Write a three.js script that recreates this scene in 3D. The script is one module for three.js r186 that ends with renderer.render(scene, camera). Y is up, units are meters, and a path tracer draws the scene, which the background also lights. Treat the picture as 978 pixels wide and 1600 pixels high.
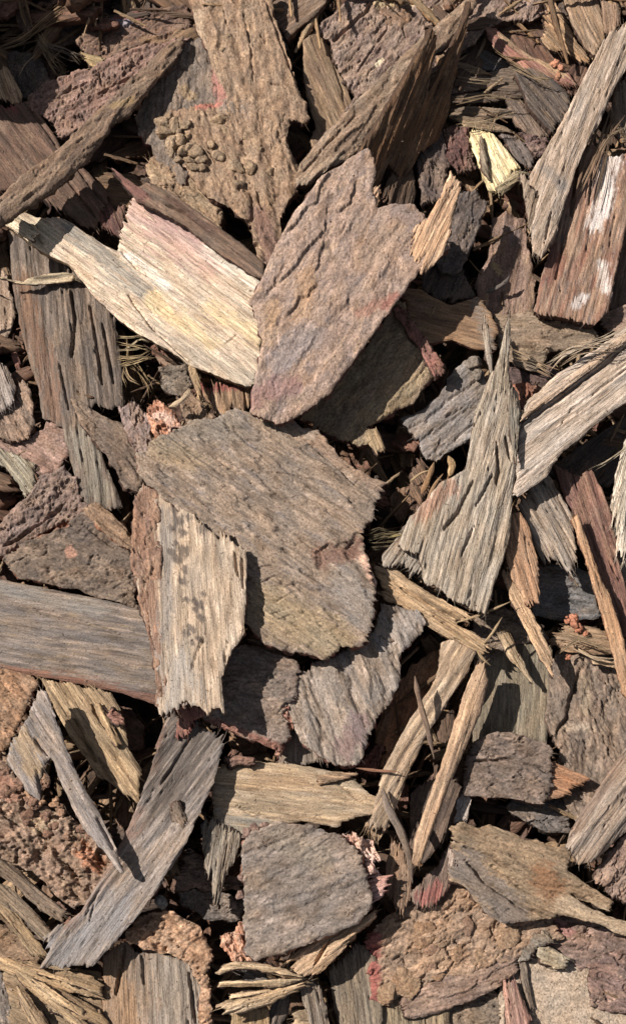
import * as THREE from 'three';
import { mergeGeometries, mergeVertices } from 'three/addons/utils/BufferGeometryUtils.js';

// ---------------------------------------------------------------- camera, sky, sun, exposure
const scene = new THREE.Scene();
const TILT = 20 * Math.PI / 180, DIST = 1.5, FOV = 36.87;
const camera = new THREE.PerspectiveCamera(FOV, 625 / 1024, 0.05, 60);
camera.position.set(0, DIST * Math.cos(TILT), DIST * Math.sin(TILT));
camera.lookAt(0, 0, 0);
const renderer = new THREE.WebGLRenderer({ antialias: true });
renderer.setSize(625, 1024);
renderer.toneMapping = THREE.LinearToneMapping;
renderer.toneMappingExposure = 1.52;
renderer.shadowMap.enabled = true;
const sunDir = new THREE.Vector3(-0.95, 0, -0.32).normalize().multiplyScalar(Math.cos(0.80)); sunDir.y = Math.sin(0.80);
{ const w = 256, hh = 128, d = new Float32Array(w * hh * 4), v = new THREE.Vector3();   // clear, slightly hazy daylight sky
  for (let j = 0; j < hh; j++) for (let i = 0; i < w; i++) { const el = ((j + 0.5) / hh - 0.5) * Math.PI, az = ((i + 0.5) / w - 0.5) * 2 * Math.PI; v.set(Math.cos(el) * Math.cos(az), Math.sin(el), Math.cos(el) * Math.sin(az));
    const up = Math.max(0, v.y), hz = Math.pow(1 - up, 3), g = Math.pow(Math.max(0, v.dot(sunDir)), 12), k = (j * w + i) * 4, below = v.y < 0 ? 0.5 : 1;
    d[k] = (0.10 + 0.10 * hz + 0.4 * g) * below; d[k + 1] = (0.115 + 0.095 * hz + 0.37 * g) * below; d[k + 2] = (0.145 + 0.065 * hz + 0.32 * g) * below; d[k + 3] = 1; }
  const t = new THREE.DataTexture(d, w, hh, THREE.RGBAFormat, THREE.FloatType); t.mapping = THREE.EquirectangularReflectionMapping; t.magFilter = THREE.LinearFilter; t.needsUpdate = true; scene.background = t; scene.environment = t; }
const sun = new THREE.DirectionalLight(new THREE.Color(1, 0.95, 0.87), 4.8);
sun.position.copy(sunDir).multiplyScalar(4); sun.castShadow = true;
Object.assign(sun.shadow.camera, { left: -1.2, right: 1.2, top: 1.2, bottom: -1.2, near: 0.5, far: 8 });
sun.shadow.mapSize.set(4096, 4096);
scene.add(sun, sun.target);
const GAIN = 0.76;                                                    // sunlit look -> base colour

// ---------------------------------------------------------------- noise
let seedNow = 1;
function rng(s) { let a = s >>> 0; return () => { a = (a + 0x6D2B79F5) | 0; let t = Math.imul(a ^ (a >>> 15), 1 | a); t = (t + Math.imul(t ^ (t >>> 7), 61 | t)) ^ t; return ((t ^ (t >>> 14)) >>> 0) / 4294967296; }; }
const PERM = new Uint8Array(512), GX = new Float32Array(256), GY = new Float32Array(256);
{ const r = rng(7), p = [...Array(256).keys()]; for (let i = 255; i > 0; i--) { const j = Math.floor(r() * (i + 1)); [p[i], p[j]] = [p[j], p[i]]; }
  for (let i = 0; i < 512; i++) PERM[i] = p[i & 255]; for (let i = 0; i < 256; i++) { const a = r() * 6.2832; GX[i] = Math.cos(a) * 1.5; GY[i] = Math.sin(a) * 1.5; } }
function N(x, y, px = 256, py = 256) {
  const fx = Math.floor(x), fy = Math.floor(y), u = x - fx, v = y - fy;
  const x0 = ((fx % px) + px) % px & 255, x1 = (((fx + 1) % px) + px) % px & 255, y0 = ((fy % py) + py) % py & 255, y1 = (((fy + 1) % py) + py) % py & 255;
  const a = PERM[PERM[x0] + y0], b = PERM[PERM[x1] + y0], c = PERM[PERM[x0] + y1], d = PERM[PERM[x1] + y1];
  const su = u * u * u * (u * (u * 6 - 15) + 10), sv = v * v * v * (v * (v * 6 - 15) + 10);
  const n0 = GX[a] * u + GY[a] * v, n1 = GX[b] * (u - 1) + GY[b] * v, n2 = GX[c] * u + GY[c] * (v - 1), n3 = GX[d] * (u - 1) + GY[d] * (v - 1);
  return n0 + su * (n1 - n0) + sv * (n2 + su * (n3 - n2) - n0 - su * (n1 - n0));
}
function fbm(x, y, o = 3) { let s = 0, a = 1, t = 0; for (let i = 0; i < o; i++) { s += a * N(x, y); t += a; a *= 0.5; x = x * 2.03 + 17.3; y = y * 2.03 + 9.1; } return s / t * 1.3; }
function ridged(x, y, o = 3) { let s = 0, a = 1, t = 0; for (let i = 0; i < o; i++) { s += a * (1 - 2 * Math.abs(N(x, y))); t += a; a *= 0.5; x = x * 2.1 + 5.7; y = y * 2.1 + 3.3; } return s / t; }
const clamp = (x, a, b) => Math.min(b, Math.max(a, x)), smooth = (a, b, x) => { x = clamp((x - a) / (b - a), 0, 1); return x * x * (3 - 2 * x); };

// ---------------------------------------------------------------- procedural textures (0.2 m across, tiling)
const TEX = 1024;
function texture(fn, colour) {
  const d = new Uint8Array(TEX * TEX * 4);
  for (let j = 0; j < TEX; j++) for (let i = 0; i < TEX; i++) {
    const c = fn(i / TEX, j / TEX), k = (j * TEX + i) * 4;
    d[k] = clamp(c[0] * 255, 0, 255); d[k + 1] = clamp(c[1] * 255, 0, 255); d[k + 2] = clamp(c[2] * 255, 0, 255); d[k + 3] = 255;
  }
  const t = new THREE.DataTexture(d, TEX, TEX); t.wrapS = t.wrapT = THREE.RepeatWrapping; t.magFilter = THREE.LinearFilter; t.minFilter = THREE.LinearMipmapLinearFilter; t.generateMipmaps = true;
  if (colour) t.colorSpace = THREE.SRGBColorSpace; t.needsUpdate = true; return t;
}
const tn = (x, y, fx, fy, o = 0) => N(x * fx + o, y * fy + o, fx, fy);
const woodFn = (x, y) => { const w = 0.006 * tn(x, y, 4, 6, 32); y += w; return [0.55 * tn(x, y, 6, 70) + 0.6 * tn(x, y, 9, 160, 3) + 0.35 * tn(x, y, 24, 230, 11), tn(x, y, 5, 14, 40), Math.abs(tn(x, y, 5, 48, 77)), tn(x, y, 120, 200, 50)]; };
const barkFn = (x, y) => [0.5 * tn(x, y, 24, 34) + 0.5 * tn(x, y, 60, 80, 5) + 0.5 * tn(x, y, 170, 200, 9), tn(x, y, 9, 12, 21), Math.abs(tn(x, y, 14, 30, 61)), tn(x, y, 90, 110, 31)];
const crumbFn = (x, y) => [0.6 * tn(x, y, 40, 40) + 0.6 * tn(x, y, 90, 90, 5) + 0.5 * tn(x, y, 190, 190, 9), tn(x, y, 12, 12, 21), Math.abs(tn(x, y, 30, 30, 61)), tn(x, y, 110, 110, 31)];
const slabFn = (x, y) => { y += 0.012 * tn(x, y, 5, 5, 90); return [0.35 * tn(x, y, 8, 60) + 0.35 * tn(x, y, 14, 120, 3) + 0.5 * tn(x, y, 70, 110, 5) + 0.5 * tn(x, y, 170, 210, 9), tn(x, y, 7, 13, 40), Math.abs(tn(x, y, 6, 26, 77)), tn(x, y, 100, 130, 50)]; };
const MAPS = {};
for (const [k, fn, amp, crack] of [['wood', woodFn, 0.15, 0.03], ['bark', barkFn, 0.18, 0.03], ['slab', slabFn, 0.17, 0.018], ['fibre', (x, y) => { const a = woodFn(x, y); a[0] *= 1.25; return a; }, 0.17, 0.04], ['crumb', crumbFn, 0.2, 0.02]]) {
  const cm = texture((x, y) => { const [s, t, c, g] = fn(x, y); let m = 0.86 + amp * s + 0.05 * g; if (c < crack) m -= 0.14 * (1 - c / crack); if (g > 0.4) m += 0.55 * (g - 0.4) ; else if (g < -0.42) m -= 0.6 * (-0.42 - g); return [m + 0.022 * t, m, m - 0.028 * t]; }, true);
  const bm = texture((x, y) => { const [s, , c, g] = fn(x, y); let m = 0.6 + 0.26 * s + 0.08 * g; if (c < crack * 1.4) m -= 0.45 * (1 - c / (crack * 1.4)); return [m, m, m]; }, false);
  MAPS[k] = new THREE.MeshStandardMaterial({ vertexColors: true, map: cm, bumpMap: bm, bumpScale: k === 'fibre' ? 0.0011 : 0.0009, roughness: 0.88, metalness: 0, side: THREE.DoubleSide });
}
// ---------------------------------------------------------------- from a spot in the picture plane to a spot on a chip's own plane
const K = 2 * Math.tan(FOV * Math.PI / 360) / 1600, PX = 0.625;      // one unit of the layout is 0.625 mm at the pile's mean level
const fwd = new THREE.Vector3(0, -Math.cos(TILT), -Math.sin(TILT)), upv = new THREE.Vector3(0, Math.sin(TILT), -Math.cos(TILT));
function ray(x, y) { return new THREE.Vector3((x - 489) * K, 0, 0).add(fwd).addScaledVector(upv, (800 - y) * K); }
function at(x, y, h) { if (h < 0 && h > -80) h *= 0.72; const d = ray(x, y), t = (h / 1000 - camera.position.y) / d.y; return camera.position.clone().addScaledVector(d, t); }
function onPlane(x, y, C, n) { const d = ray(x, y), t = C.clone().sub(camera.position).dot(n) / d.dot(n); return camera.position.clone().addScaledVector(d, t); }
const lin = (hex, g = GAIN) => { const c = new THREE.Color(hex), l = 0.3 * c.r + 0.6 * c.g + 0.1 * c.b, q = g / 0.74; return [(c.r + (l - c.r) * 0.06) * q * 1.03, (c.g + (l - c.g) * 0.06) * q, (c.b + (l - c.b) * 0.06) * q * 1.06]; };
const mix3 = (a, b, t) => [a[0] + (b[0] - a[0]) * t, a[1] + (b[1] - a[1]) * t, a[2] + (b[2] - a[2]) * t];
const DUST = lin('#a58b6e'), WARM = (c => { const l = 0.3 * c[0] + 0.6 * c[1] + 0.1 * c[2]; return c.map(x => x / l); })(lin('#94795f'));
const warm = (c, t) => { const l = 0.3 * c[0] + 0.6 * c[1] + 0.1 * c[2]; return mix3(c, [WARM[0] * l, WARM[1] * l, WARM[2] * l], t); };
const names = {};
function numbered(n) { const k = names[n] = (names[n] ?? -1) + 1; return k ? n + '_' + String(k).padStart(3, '0') : n; }
function addMesh(name, g, m, parent) { const o = new THREE.Mesh(g, m); o.name = name; o.castShadow = o.receiveShadow = true; parent.add(o); return o; }

// relief in millimetres of a chip's face, u along the grain
const crackle = (c, w, d) => (w > 0.002 && c < w ? -d * Math.min(1, w * 30) * (1 - c / w) : 0);
const stepped = (t, k) => Math.floor(t) + smooth(k, 1, t - Math.floor(t));
function grainRelief(u, v, s, f) {
  const V = v + 2.6 * N(u / 70 + s, v / 14) + 0.3 * N(u / 30, v / 6 + s), m = 0.35 + 0.75 * smooth(-0.3, 0.5, fbm(u / 60 + s, v / 20, 2));
  let h = 1.3 * fbm(u / 120, V / 14 + s) + f * m * (0.55 * fbm(u / 90 + s, V / 3.4, 2) + 0.28 * N(u / 60, V / 1.6 + s));
  h += 0.55 * f * stepped(fbm(u / 150 + s, V / 9, 2) * 2.4 + 0.12 * N(u / 6, v / 3 + s), 0.88);
  h += crackle(Math.abs(N(u / 210 + s, V / 7.5)), 0.05 * smooth(0, 0.5, N(u / 80 + s, v / 16)), 2.6 * f) + crackle(Math.abs(N(u / 120 - s, V / 3.6)), 0.06 * smooth(0.15, 0.5, N(u / 50 - s, v / 12)), 1.2 * f);
  return h + 0.12 * N(u / 2.3, v / 1.9);
}
function cells(x, y) {                                                // broken scales: nearest and second nearest centre, which one, and the offset from it
  const ix = Math.floor(x), iy = Math.floor(y); let d1 = 9, d2 = 9, id = 0, ox = 0, oy = 0;
  for (let a = -1; a < 2; a++) for (let b = -1; b < 2; b++) { const q = PERM[(PERM[(ix + a) & 255] + iy + b) & 255], cx = ix + a + 0.1 + 0.8 * PERM[q] / 255, cy = iy + b + 0.1 + 0.8 * PERM[q + 91 & 255] / 255, d = Math.hypot(x - cx, y - cy); if (d < d1) { d2 = d1; d1 = d; id = PERM[q + 17 & 255] / 255; ox = x - cx; oy = y - cy; } else if (d < d2) d2 = d; }
  return [d2 - d1, id, ox, oy];
}
function scaly(u, v, s, lu, lv, H, crack) { const x = u / lu + s * 3 + 0.35 * N(u / lu * 1.7 + s, v / lv * 1.7) + 0.12 * N(u / 3, v / 3), y = v / lv + s + 0.35 * N(u / lu * 1.7, v / lv * 1.7 + s) + 0.12 * N(u / 3 + 7, v / 3), [e, id, ox, oy] = cells(x, y), m = smooth(-0.35, 0.25, N(u / (lu * 2.4) + s, v / (lv * 2.6)) ); return m * (H * (id - 0.5 + (id * 7 % 1 - 0.5) * ox * 1.3 + (id * 13 % 1 - 0.5) * oy * 1.3) - crack * (1 - smooth(0, 0.16, e))); }
const LAYER = { slab: (u, v, s) => fbm(u / 100 + s, (v + 3 * N(u / 50 + s, v / 20)) / 22, 3) * 2.4, grey: (u, v, s) => fbm(u / 150 + s, (v + 2.6 * N(u / 70 + s, v / 14) + 0.3 * N(u / 30, v / 6 + s)) / 9, 2) * 2.4 + 0.12 * N(u / 6, v / 3 + s), bark: (u, v, s) => fbm((u + 5 * N(u / 16, v / 12 + s)) / 50, (v + 4 * N(u / 20 + s, v / 13)) / 15 + s, 4) * 2.6 }; LAYER.fibre = LAYER.grey;
const RELIEF = {
  sand: (u, v, s) => 1.6 * fbm(u / 40 + s, v / 40) + 0.5 * fbm(u / 6, v / 6 + s, 3) + 0.3 * N(u / 1.8, v / 1.8),
  grey: (u, v, s) => grainRelief(u, v, s, 0.9),
  fibre: (u, v, s) => grainRelief(u, v, s, 1.5),
  slab(u, v, s) { const V = v + 3 * N(u / 50 + s, v / 20); let h = 1.7 * fbm(u / 80 + s, V / 30) + 0.5 * smooth(-0.25, 0.45, fbm(u / 45 - s, v / 30, 2)) * fbm(u / 40, V / 5 + s, 3) + 0.3 * fbm(u / 6, v / 4 + s, 3); h += 1.5 * stepped(LAYER.slab(u, v, s) + 0.2 * N(u / 7, v / 3 + s), 0.93); h += 0.5 * stepped(fbm(u / 60 - s, V / 7, 3) * 2.2, 0.9); return h + crackle(Math.abs(N(u / 100 + s, V / 14)), 0.035 * smooth(0.1, 0.5, N(u / 45, v / 30 + s)), 2.2); },
  bark(u, v, s) { const U = u + 5 * N(u / 16, v / 12 + s) , V = v + 4 * N(u / 20 + s, v / 13); let h = 2.2 * fbm(U / 40 + s, V / 22) + 1.5 * ridged(U / 26, V / 10 + s) + 0.7 * fbm(u / 5, v / 3.6 + s, 3); h = 0.6 * h + 1.3 * stepped(fbm(U / 50, V / 15 + s, 4) * 2.6, 0.85) + scaly(u, v, s, 20, 10, 2.6, 1.8); return h + crackle(Math.abs(N(U / 44 + s, V / 15)), 0.05 * smooth(-0.1, 0.4, N(u / 30 + s, v / 24)), 3.2); },
  plate(u, v, s) { const U = u + 5 * N(u / 18, v / 12 + s) + 2 * N(u / 6, v / 5), V = v + 4 * N(u / 24 + s, v / 14) + 1.2 * N(u / 6 + s, v / 6); let h = 0.9 * stepped(fbm(U / 105 + s, V / 24, 2) * 1.9, 0.9) + scaly(u, v, s, 34, 15, 1.1, 1.1) + 1.5 * fbm(u / 55, v / 30 + s); return h + 0.7 * fbm(u / 9 + s, v / 6, 4) + crackle(Math.abs(N(U / 60 + s, V / 12)), 0.035 * smooth(0.1, 0.5, N(u / 40 + s, v / 24)), 2); },
  rough(u, v, s) { const U = u + 7 * fbm(u / 18, v / 14 + s, 3), V = v + 6 * fbm(u / 16 + s, v / 12, 3); return 2.6 * ridged(U / 38 + s, V / 16) + 2.0 * fbm(U / 18, V / 11 + s) + scaly(u, v, s, 13, 8, 4.2, 2.2) + scaly(u + 40, v, s, 5, 3.6, 1.6, 0.8) + 0.8 * fbm(u / 4.5 + s, v / 3.5, 3) + 2.2 * stepped(fbm(U / 26, V / 14 + s, 2) * 2, 0.8) + crackle(Math.abs(N(U / 24 + s, V / 11)), 0.07 * smooth(-0.2, 0.4, N(u / 25 + s, v / 20)), 4); },
  wart(u, v, s) { const U = u + 5 * N(u / 18, v / 14 + s), V = v + 3.5 * N(u / 20 + s, v / 12); let h = 3.2 * fbm(U / 110 + s, V / 14) + 1.1 * fbm(U / 26, V / 9 + s) + 0.6 * fbm(u / 6, v / 4 + s, 3); const t = fbm(U / 30 + 9, V / 12 + s, 2); h += 1.0 * smooth(0.2, 0.34, t) + scaly(u, v, s, 17, 9, 1.8, 1.3); return h + crackle(Math.abs(N(U / 80 + s, V / 11)), 0.05 * smooth(0, 0.5, N(u / 50 + s, v / 20)), 3); },
};
const LOOK = { sand: ['crumb', 40, 40, 8], grey: ['wood', 60, 7, 2.2], slab: ['slab', 70, 16, 2.4], fibre: ['fibre', 80, 5, 2], bark: ['bark', 34, 15, 1.6], plate: ['bark', 46, 18, 1.8], rough: ['crumb', 20, 13, 1.2], wart: ['bark', 28, 14, 1.3] };

const ANCH = [];                                                     // spots on the chips where loose crumbs lie
// a slab of wood or bark: traced outline, splintered ends, relief, broken rim and underside
function plate(group, C, k, o) {
  const n = new THREE.Vector3(-(o.gx || 0), 1, -(o.gy || 0)).normalize(), a = (o.grain || 0) * Math.PI / 180, cx = o.cx, cy = o.cy;
  const U = onPlane(cx + 6 * Math.cos(a), cy + 6 * Math.sin(a), C, n).sub(onPlane(cx, cy, C, n)).normalize(), V = n.clone().cross(U);
  const loc = (x, y) => { const p = onPlane(x, y, C, n).sub(C); return [p.dot(U) * 1000, p.dot(V) * 1000]; };
  const pts = []; for (let i = 0; i < o.out.length; i += 2) pts.push(loc(o.out[i], o.out[i + 1]));
  const seed = (seedNow += 1) * 3.7 % 97, jag = o.jag ?? 3, rough = o.rough ?? (o.kind === 'grey' || o.kind === 'fibre' ? 0.9 : 1.7), th = o.th ?? 7;
  let u0 = 1e9, u1 = -1e9, v0 = 1e9, v1 = -1e9; for (const [u, v] of pts) { u0 = Math.min(u0, u); u1 = Math.max(u1, u); v0 = Math.min(v0, v); v1 = Math.max(v1, v); }
  const S = o.s ?? Math.max(0.75, Math.min(1.25, Math.sqrt((u1 - u0) * (v1 - v0)) / 70)), um = (u0 + u1) / 2, vm = (v0 + v1) / 2, ul = (u1 - u0) / 2, vl = (v1 - v0) / 2;
  const B = jag + rough * 2 + 2 * S; u0 -= B; u1 += B; v0 -= B; v1 += B;
  const nx = Math.ceil((u1 - u0) / S) + 1, ny = Math.ceil((v1 - v0) / S) + 1, f = new Float32Array(nx * ny);
  const sdf = (x, y) => { let d = 1e9, ins = false; for (let i = 0, j = pts.length - 1; i < pts.length; j = i++) { const [ax, ay] = pts[i], [bx, by] = pts[j], ex = bx - ax, ey = by - ay, wx = x - ax, wy = y - ay, t = clamp((wx * ex + wy * ey) / (ex * ex + ey * ey + 1e-9), 0, 1), dx = wx - t * ex, dy = wy - t * ey; d = Math.min(d, dx * dx + dy * dy); if ((ay > y) !== (by > y) && x < ex * (y - ay) / (by - ay) + ax) ins = !ins; } return ins ? Math.sqrt(d) : -Math.sqrt(d); };
  const saw = x => { const q = x - Math.floor(x); return q < 0.7 ? q / 0.7 : (1 - q) / 0.3; };
  const spike = (v, q) => { const m = 0.35 + 1.3 * smooth(-0.2, 0.6, N(v / 13 + 3, q + 5)); return 1.1 * N(v / 15, q) + m * (0.9 * (saw(v / 6.5 + N(v / 8, q + 9) * 2 + q) - 0.5) + 0.5 * (saw(v / 2.6 + N(v / 4, q) * 1.6) - 0.5)) + 1.5 * Math.max(0, N(v / 4.5 + 7, q + 2) - 0.38); };
  for (let j = 0; j < ny; j++) { const v = v0 + j * S, e1 = jag * spike(v, seed), e2 = jag * spike(v, seed + 41.3);
    for (let i = 0; i < nx; i++) { const u = u0 + i * S, s = clamp((u - um) / (0.45 * ul), -1, 1); f[j * nx + i] = sdf(u - (s > 0 ? s * e1 : s * e2), v) + rough * (fbm(u / 12 + seed, v / 8, 5) + 1.5 * (0.32 - Math.abs(N(u / 17 + seed, v / 13))) + 1.1 * smooth(0, 0.6, N(u / 28 + seed, v / 22)) * (0.3 - Math.abs(N(u / 6, v / 5 + seed)))); } }
  // colours
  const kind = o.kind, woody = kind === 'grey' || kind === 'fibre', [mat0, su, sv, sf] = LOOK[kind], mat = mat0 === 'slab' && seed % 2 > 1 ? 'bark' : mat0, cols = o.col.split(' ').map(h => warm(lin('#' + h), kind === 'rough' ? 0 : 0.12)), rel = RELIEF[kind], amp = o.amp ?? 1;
  const edge = warm(lin('#' + (o.edge ?? '5e4434')), 0.05), edge2 = lin('#' + (o.edge2 ?? o.edge ?? '4a382c'));
  const patches = (o.pat ?? []).map(([x0, y0, x1, y1, w, hex, st = 0.9]) => [...loc(x0, y0), ...loc(x1, y1), w * PX, warm(lin('#' + hex), 0.08), st]);
  const cuts = (o.cuts ?? []).map(([w, dp, ...q]) => { const l = []; for (let i = 0; i < q.length; i += 2) l.push(loc(q[i], q[i + 1])); return [w * PX, dp, l]; });
  const dips = (o.dips ?? []).map(([dp, x0, y0, x1, y1, w]) => [dp, w * PX, ...loc(x0, y0), ...loc(x1, y1)]);
  const scarps = (o.scarps ?? []).map(([H, fall, ...q]) => { const l = []; for (let i = 0; i < q.length; i += 2) l.push(loc(q[i], q[i + 1])); return [H, fall, l]; });
  const seg = (x, y, ax, ay, bx, by) => { const ex = bx - ax, ey = by - ay, t = clamp(((x - ax) * ex + (y - ay) * ey) / (ex * ex + ey * ey + 1e-9), 0, 1); return Math.hypot(x - ax - t * ex, y - ay - t * ey); };
  const height = (u, v, d) => {
    let h = amp * rel(u, v, seed); const vv = (v - vm) / vl, uu = (u - um) / ul;
    h -= (o.arch ?? 0) * vv * vv + (o.bend ?? 0) * uu * uu + (o.twist ?? 0) * uu * vv;
    for (const [w0, dp, l] of cuts) { let m = 1e9; const jx = woody ? 0.35 * N(u / 14, v / 9 + seed) + 0.25 * N(u / 5, v / 2) : 1.2 * N(u / 11, v / 9 + seed) + 0.35 * N(u / 4, v / 3); for (let i = 1; i < l.length; i++) m = Math.min(m, seg(u + jx, v + jx, ...l[i - 1], ...l[i])); const e0 = Math.hypot(u - l[0][0], v - l[0][1]), e1 = Math.hypot(u - l[l.length - 1][0], v - l[l.length - 1][1]), w = w0 * (0.72 + 0.3 * N(u / 9 + seed, v / 9)) * smooth(0, 12, Math.min(e0, e1) + 2.5); if (m < w) h -= dp * (1 - smooth(0.2 * w, w, m)); }
    for (const [dp, w, ax, ay, bx, by] of dips) { const d = seg(u, v, ax, ay, bx, by) / w + 0.3 * fbm(u / 8 + seed, v / 6, 4); h -= dp * (1 - smooth(0.92, 1.04, d)); }
    for (const [H, fall, l] of scarps) { let m = 1e9, sd = 0, te = 0; const x = u + 1.3 * N(u / 7, v / 7 + seed) + 0.5 * N(u / 2.5, v / 2.5), y = v + 1.3 * N(u / 7 + 9, v / 7 + seed); for (let i = 1; i < l.length; i++) { const [ax, ay] = l[i - 1], [bx, by] = l[i], d2 = seg(x, y, ax, ay, bx, by); if (d2 < m) { m = d2; sd = Math.sign((bx - ax) * (y - ay) - (by - ay) * (x - ax)); } }
      const en = Math.min(Math.hypot(x - l[0][0], y - l[0][1]), Math.hypot(x - l[l.length - 1][0], y - l[l.length - 1][1])); if (sd > 0) h += H * smooth(0, 0.9, m) * Math.exp(-m / fall) * smooth(0, 9, en + 1); else h -= 0.25 * H * Math.exp(-m / 2.5); }
    const bw = o.bev ?? 2.6; if (d < bw) { const q = 1 - Math.max(0, d) / bw; h -= (o.bevh ?? 1.5) * q * q; }
    return h;
  };
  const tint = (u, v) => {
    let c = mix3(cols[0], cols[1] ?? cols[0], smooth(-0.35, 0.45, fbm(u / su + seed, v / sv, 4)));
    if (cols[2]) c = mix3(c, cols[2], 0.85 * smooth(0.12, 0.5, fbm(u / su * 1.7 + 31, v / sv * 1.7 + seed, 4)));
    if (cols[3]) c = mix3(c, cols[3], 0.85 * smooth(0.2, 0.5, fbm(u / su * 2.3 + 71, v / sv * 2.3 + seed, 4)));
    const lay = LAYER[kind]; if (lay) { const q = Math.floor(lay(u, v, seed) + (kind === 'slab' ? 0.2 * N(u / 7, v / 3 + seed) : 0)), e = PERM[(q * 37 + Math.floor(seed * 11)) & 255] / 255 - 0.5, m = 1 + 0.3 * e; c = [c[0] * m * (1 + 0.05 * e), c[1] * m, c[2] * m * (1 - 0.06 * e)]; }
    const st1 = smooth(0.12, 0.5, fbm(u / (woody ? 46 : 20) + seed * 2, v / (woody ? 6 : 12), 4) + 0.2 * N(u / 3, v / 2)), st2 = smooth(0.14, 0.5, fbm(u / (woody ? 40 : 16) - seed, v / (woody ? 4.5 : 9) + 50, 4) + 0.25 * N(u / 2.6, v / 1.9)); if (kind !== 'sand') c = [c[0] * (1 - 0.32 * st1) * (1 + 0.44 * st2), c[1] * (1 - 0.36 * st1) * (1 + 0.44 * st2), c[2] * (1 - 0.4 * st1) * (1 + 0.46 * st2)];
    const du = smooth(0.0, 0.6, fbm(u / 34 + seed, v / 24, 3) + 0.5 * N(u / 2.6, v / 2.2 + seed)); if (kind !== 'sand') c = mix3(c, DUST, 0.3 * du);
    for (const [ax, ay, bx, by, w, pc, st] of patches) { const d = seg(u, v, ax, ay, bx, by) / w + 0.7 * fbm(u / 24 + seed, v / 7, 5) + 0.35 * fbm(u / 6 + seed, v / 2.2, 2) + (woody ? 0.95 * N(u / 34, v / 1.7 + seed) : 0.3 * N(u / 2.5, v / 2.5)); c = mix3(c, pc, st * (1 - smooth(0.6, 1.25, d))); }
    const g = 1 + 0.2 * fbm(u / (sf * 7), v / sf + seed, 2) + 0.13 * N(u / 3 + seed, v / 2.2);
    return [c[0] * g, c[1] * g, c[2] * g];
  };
  // clip the grid to the outline
  const P = [], CO = [], UVs = [], IX = [], bo = [(seed * 7.31) % 1, (seed * 3.17) % 1], corner = new Int32Array(nx * ny).fill(-1), eh = new Int32Array(nx * ny).fill(-1), ev = new Int32Array(nx * ny).fill(-1), bu = [], bvv = [], bz = [];
  const put = (u, v, d) => { const z = height(u, v, d), i = P.length / 3; P.push(...toW(u, v, z)); CO.push(...tint(u, v)); UVs.push(u / 200 + bo[0], v / 200 + bo[1]); bu.push(u); bvv.push(v); bz.push(z); return i; };
  const toW = (u, v, z) => [(U.x * u + V.x * v + n.x * z) / 1000, (U.y * u + V.y * v + n.y * z) / 1000, (U.z * u + V.z * v + n.z * z) / 1000];
  const cv = (i, j) => { const q = j * nx + i; if (corner[q] < 0) corner[q] = put(u0 + i * S, v0 + j * S, f[q]); return corner[q]; };
  const he = (i, j) => { const q = j * nx + i; if (eh[q] < 0) { const t = f[q] / (f[q] - f[q + 1]); eh[q] = put(u0 + (i + t) * S, v0 + j * S, 0); } return eh[q]; };
  const ve = (i, j) => { const q = j * nx + i; if (ev[q] < 0) { const t = f[q] / (f[q] - f[q + nx]); ev[q] = put(u0 + i * S, v0 + (j + t) * S, 0); } return ev[q]; };
  const next = new Map();
  for (let j = 0; j < ny - 1; j++) for (let i = 0; i < nx - 1; i++) {
    const a0 = f[j * nx + i] > 0, a1 = f[j * nx + i + 1] > 0, a2 = f[(j + 1) * nx + i + 1] > 0, a3 = f[(j + 1) * nx + i] > 0;
    if (!(a0 || a1 || a2 || a3)) continue;
    if (a0 && a1 && a2 && a3) { const p = cv(i, j), q = cv(i + 1, j), r = cv(i + 1, j + 1), s = cv(i, j + 1); IX.push(p, q, r, p, r, s); continue; }
    const L = [], T = [];
    if (a0) { L.push(cv(i, j)); T.push(0); } if (a0 !== a1) { L.push(he(i, j)); T.push(a0 ? 1 : 2); }
    if (a1) { L.push(cv(i + 1, j)); T.push(0); } if (a1 !== a2) { L.push(ve(i + 1, j)); T.push(a1 ? 1 : 2); }
    if (a2) { L.push(cv(i + 1, j + 1)); T.push(0); } if (a2 !== a3) { L.push(he(i, j + 1)); T.push(a2 ? 1 : 2); }
    if (a3) { L.push(cv(i, j + 1)); T.push(0); } if (a3 !== a0) { L.push(ve(i, j)); T.push(a3 ? 1 : 2); }
    for (let q = 1; q < L.length - 1; q++) IX.push(L[0], L[q], L[q + 1]);
    for (let q = 0; q < L.length; q++) if (T[q] === 1 && T[(q + 1) % L.length] === 2) next.set(L[q], L[(q + 1) % L.length]);
  }
  if (!IX.length) throw new Error('empty chip ' + group.name);
  const g = new THREE.BufferGeometry(); g.setAttribute('position', new THREE.Float32BufferAttribute(P, 3)); g.setAttribute('color', new THREE.Float32BufferAttribute(CO, 3)); g.setAttribute('uv', new THREE.Float32BufferAttribute(UVs, 2)); g.setIndex(IX); g.computeVertexNormals();
  { const nn = g.attributes.normal, k = 23; for (let i = (seed * 13 | 0) % k; i < nn.count; i += k) if (nn.getY(i) > 0.5) ANCH.push(C.x + P[i * 3], C.y + P[i * 3 + 1], C.z + P[i * 3 + 2]); }
  // the broken rim and the underside
  const RP = [], RC = [], RU = [], RI = [], rid = new Map(), low = [], und = o.under ?? 0.25;
  const grad = (u, v) => { const i = clamp(Math.round((u - u0) / S), 1, nx - 2), j = clamp(Math.round((v - v0) / S), 1, ny - 2), gx = f[j * nx + i + 1] - f[j * nx + i - 1], gy = f[(j + 1) * nx + i] - f[(j - 1) * nx + i], l = Math.hypot(gx, gy) + 1e-6; return [gx / l, gy / l]; };
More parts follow.
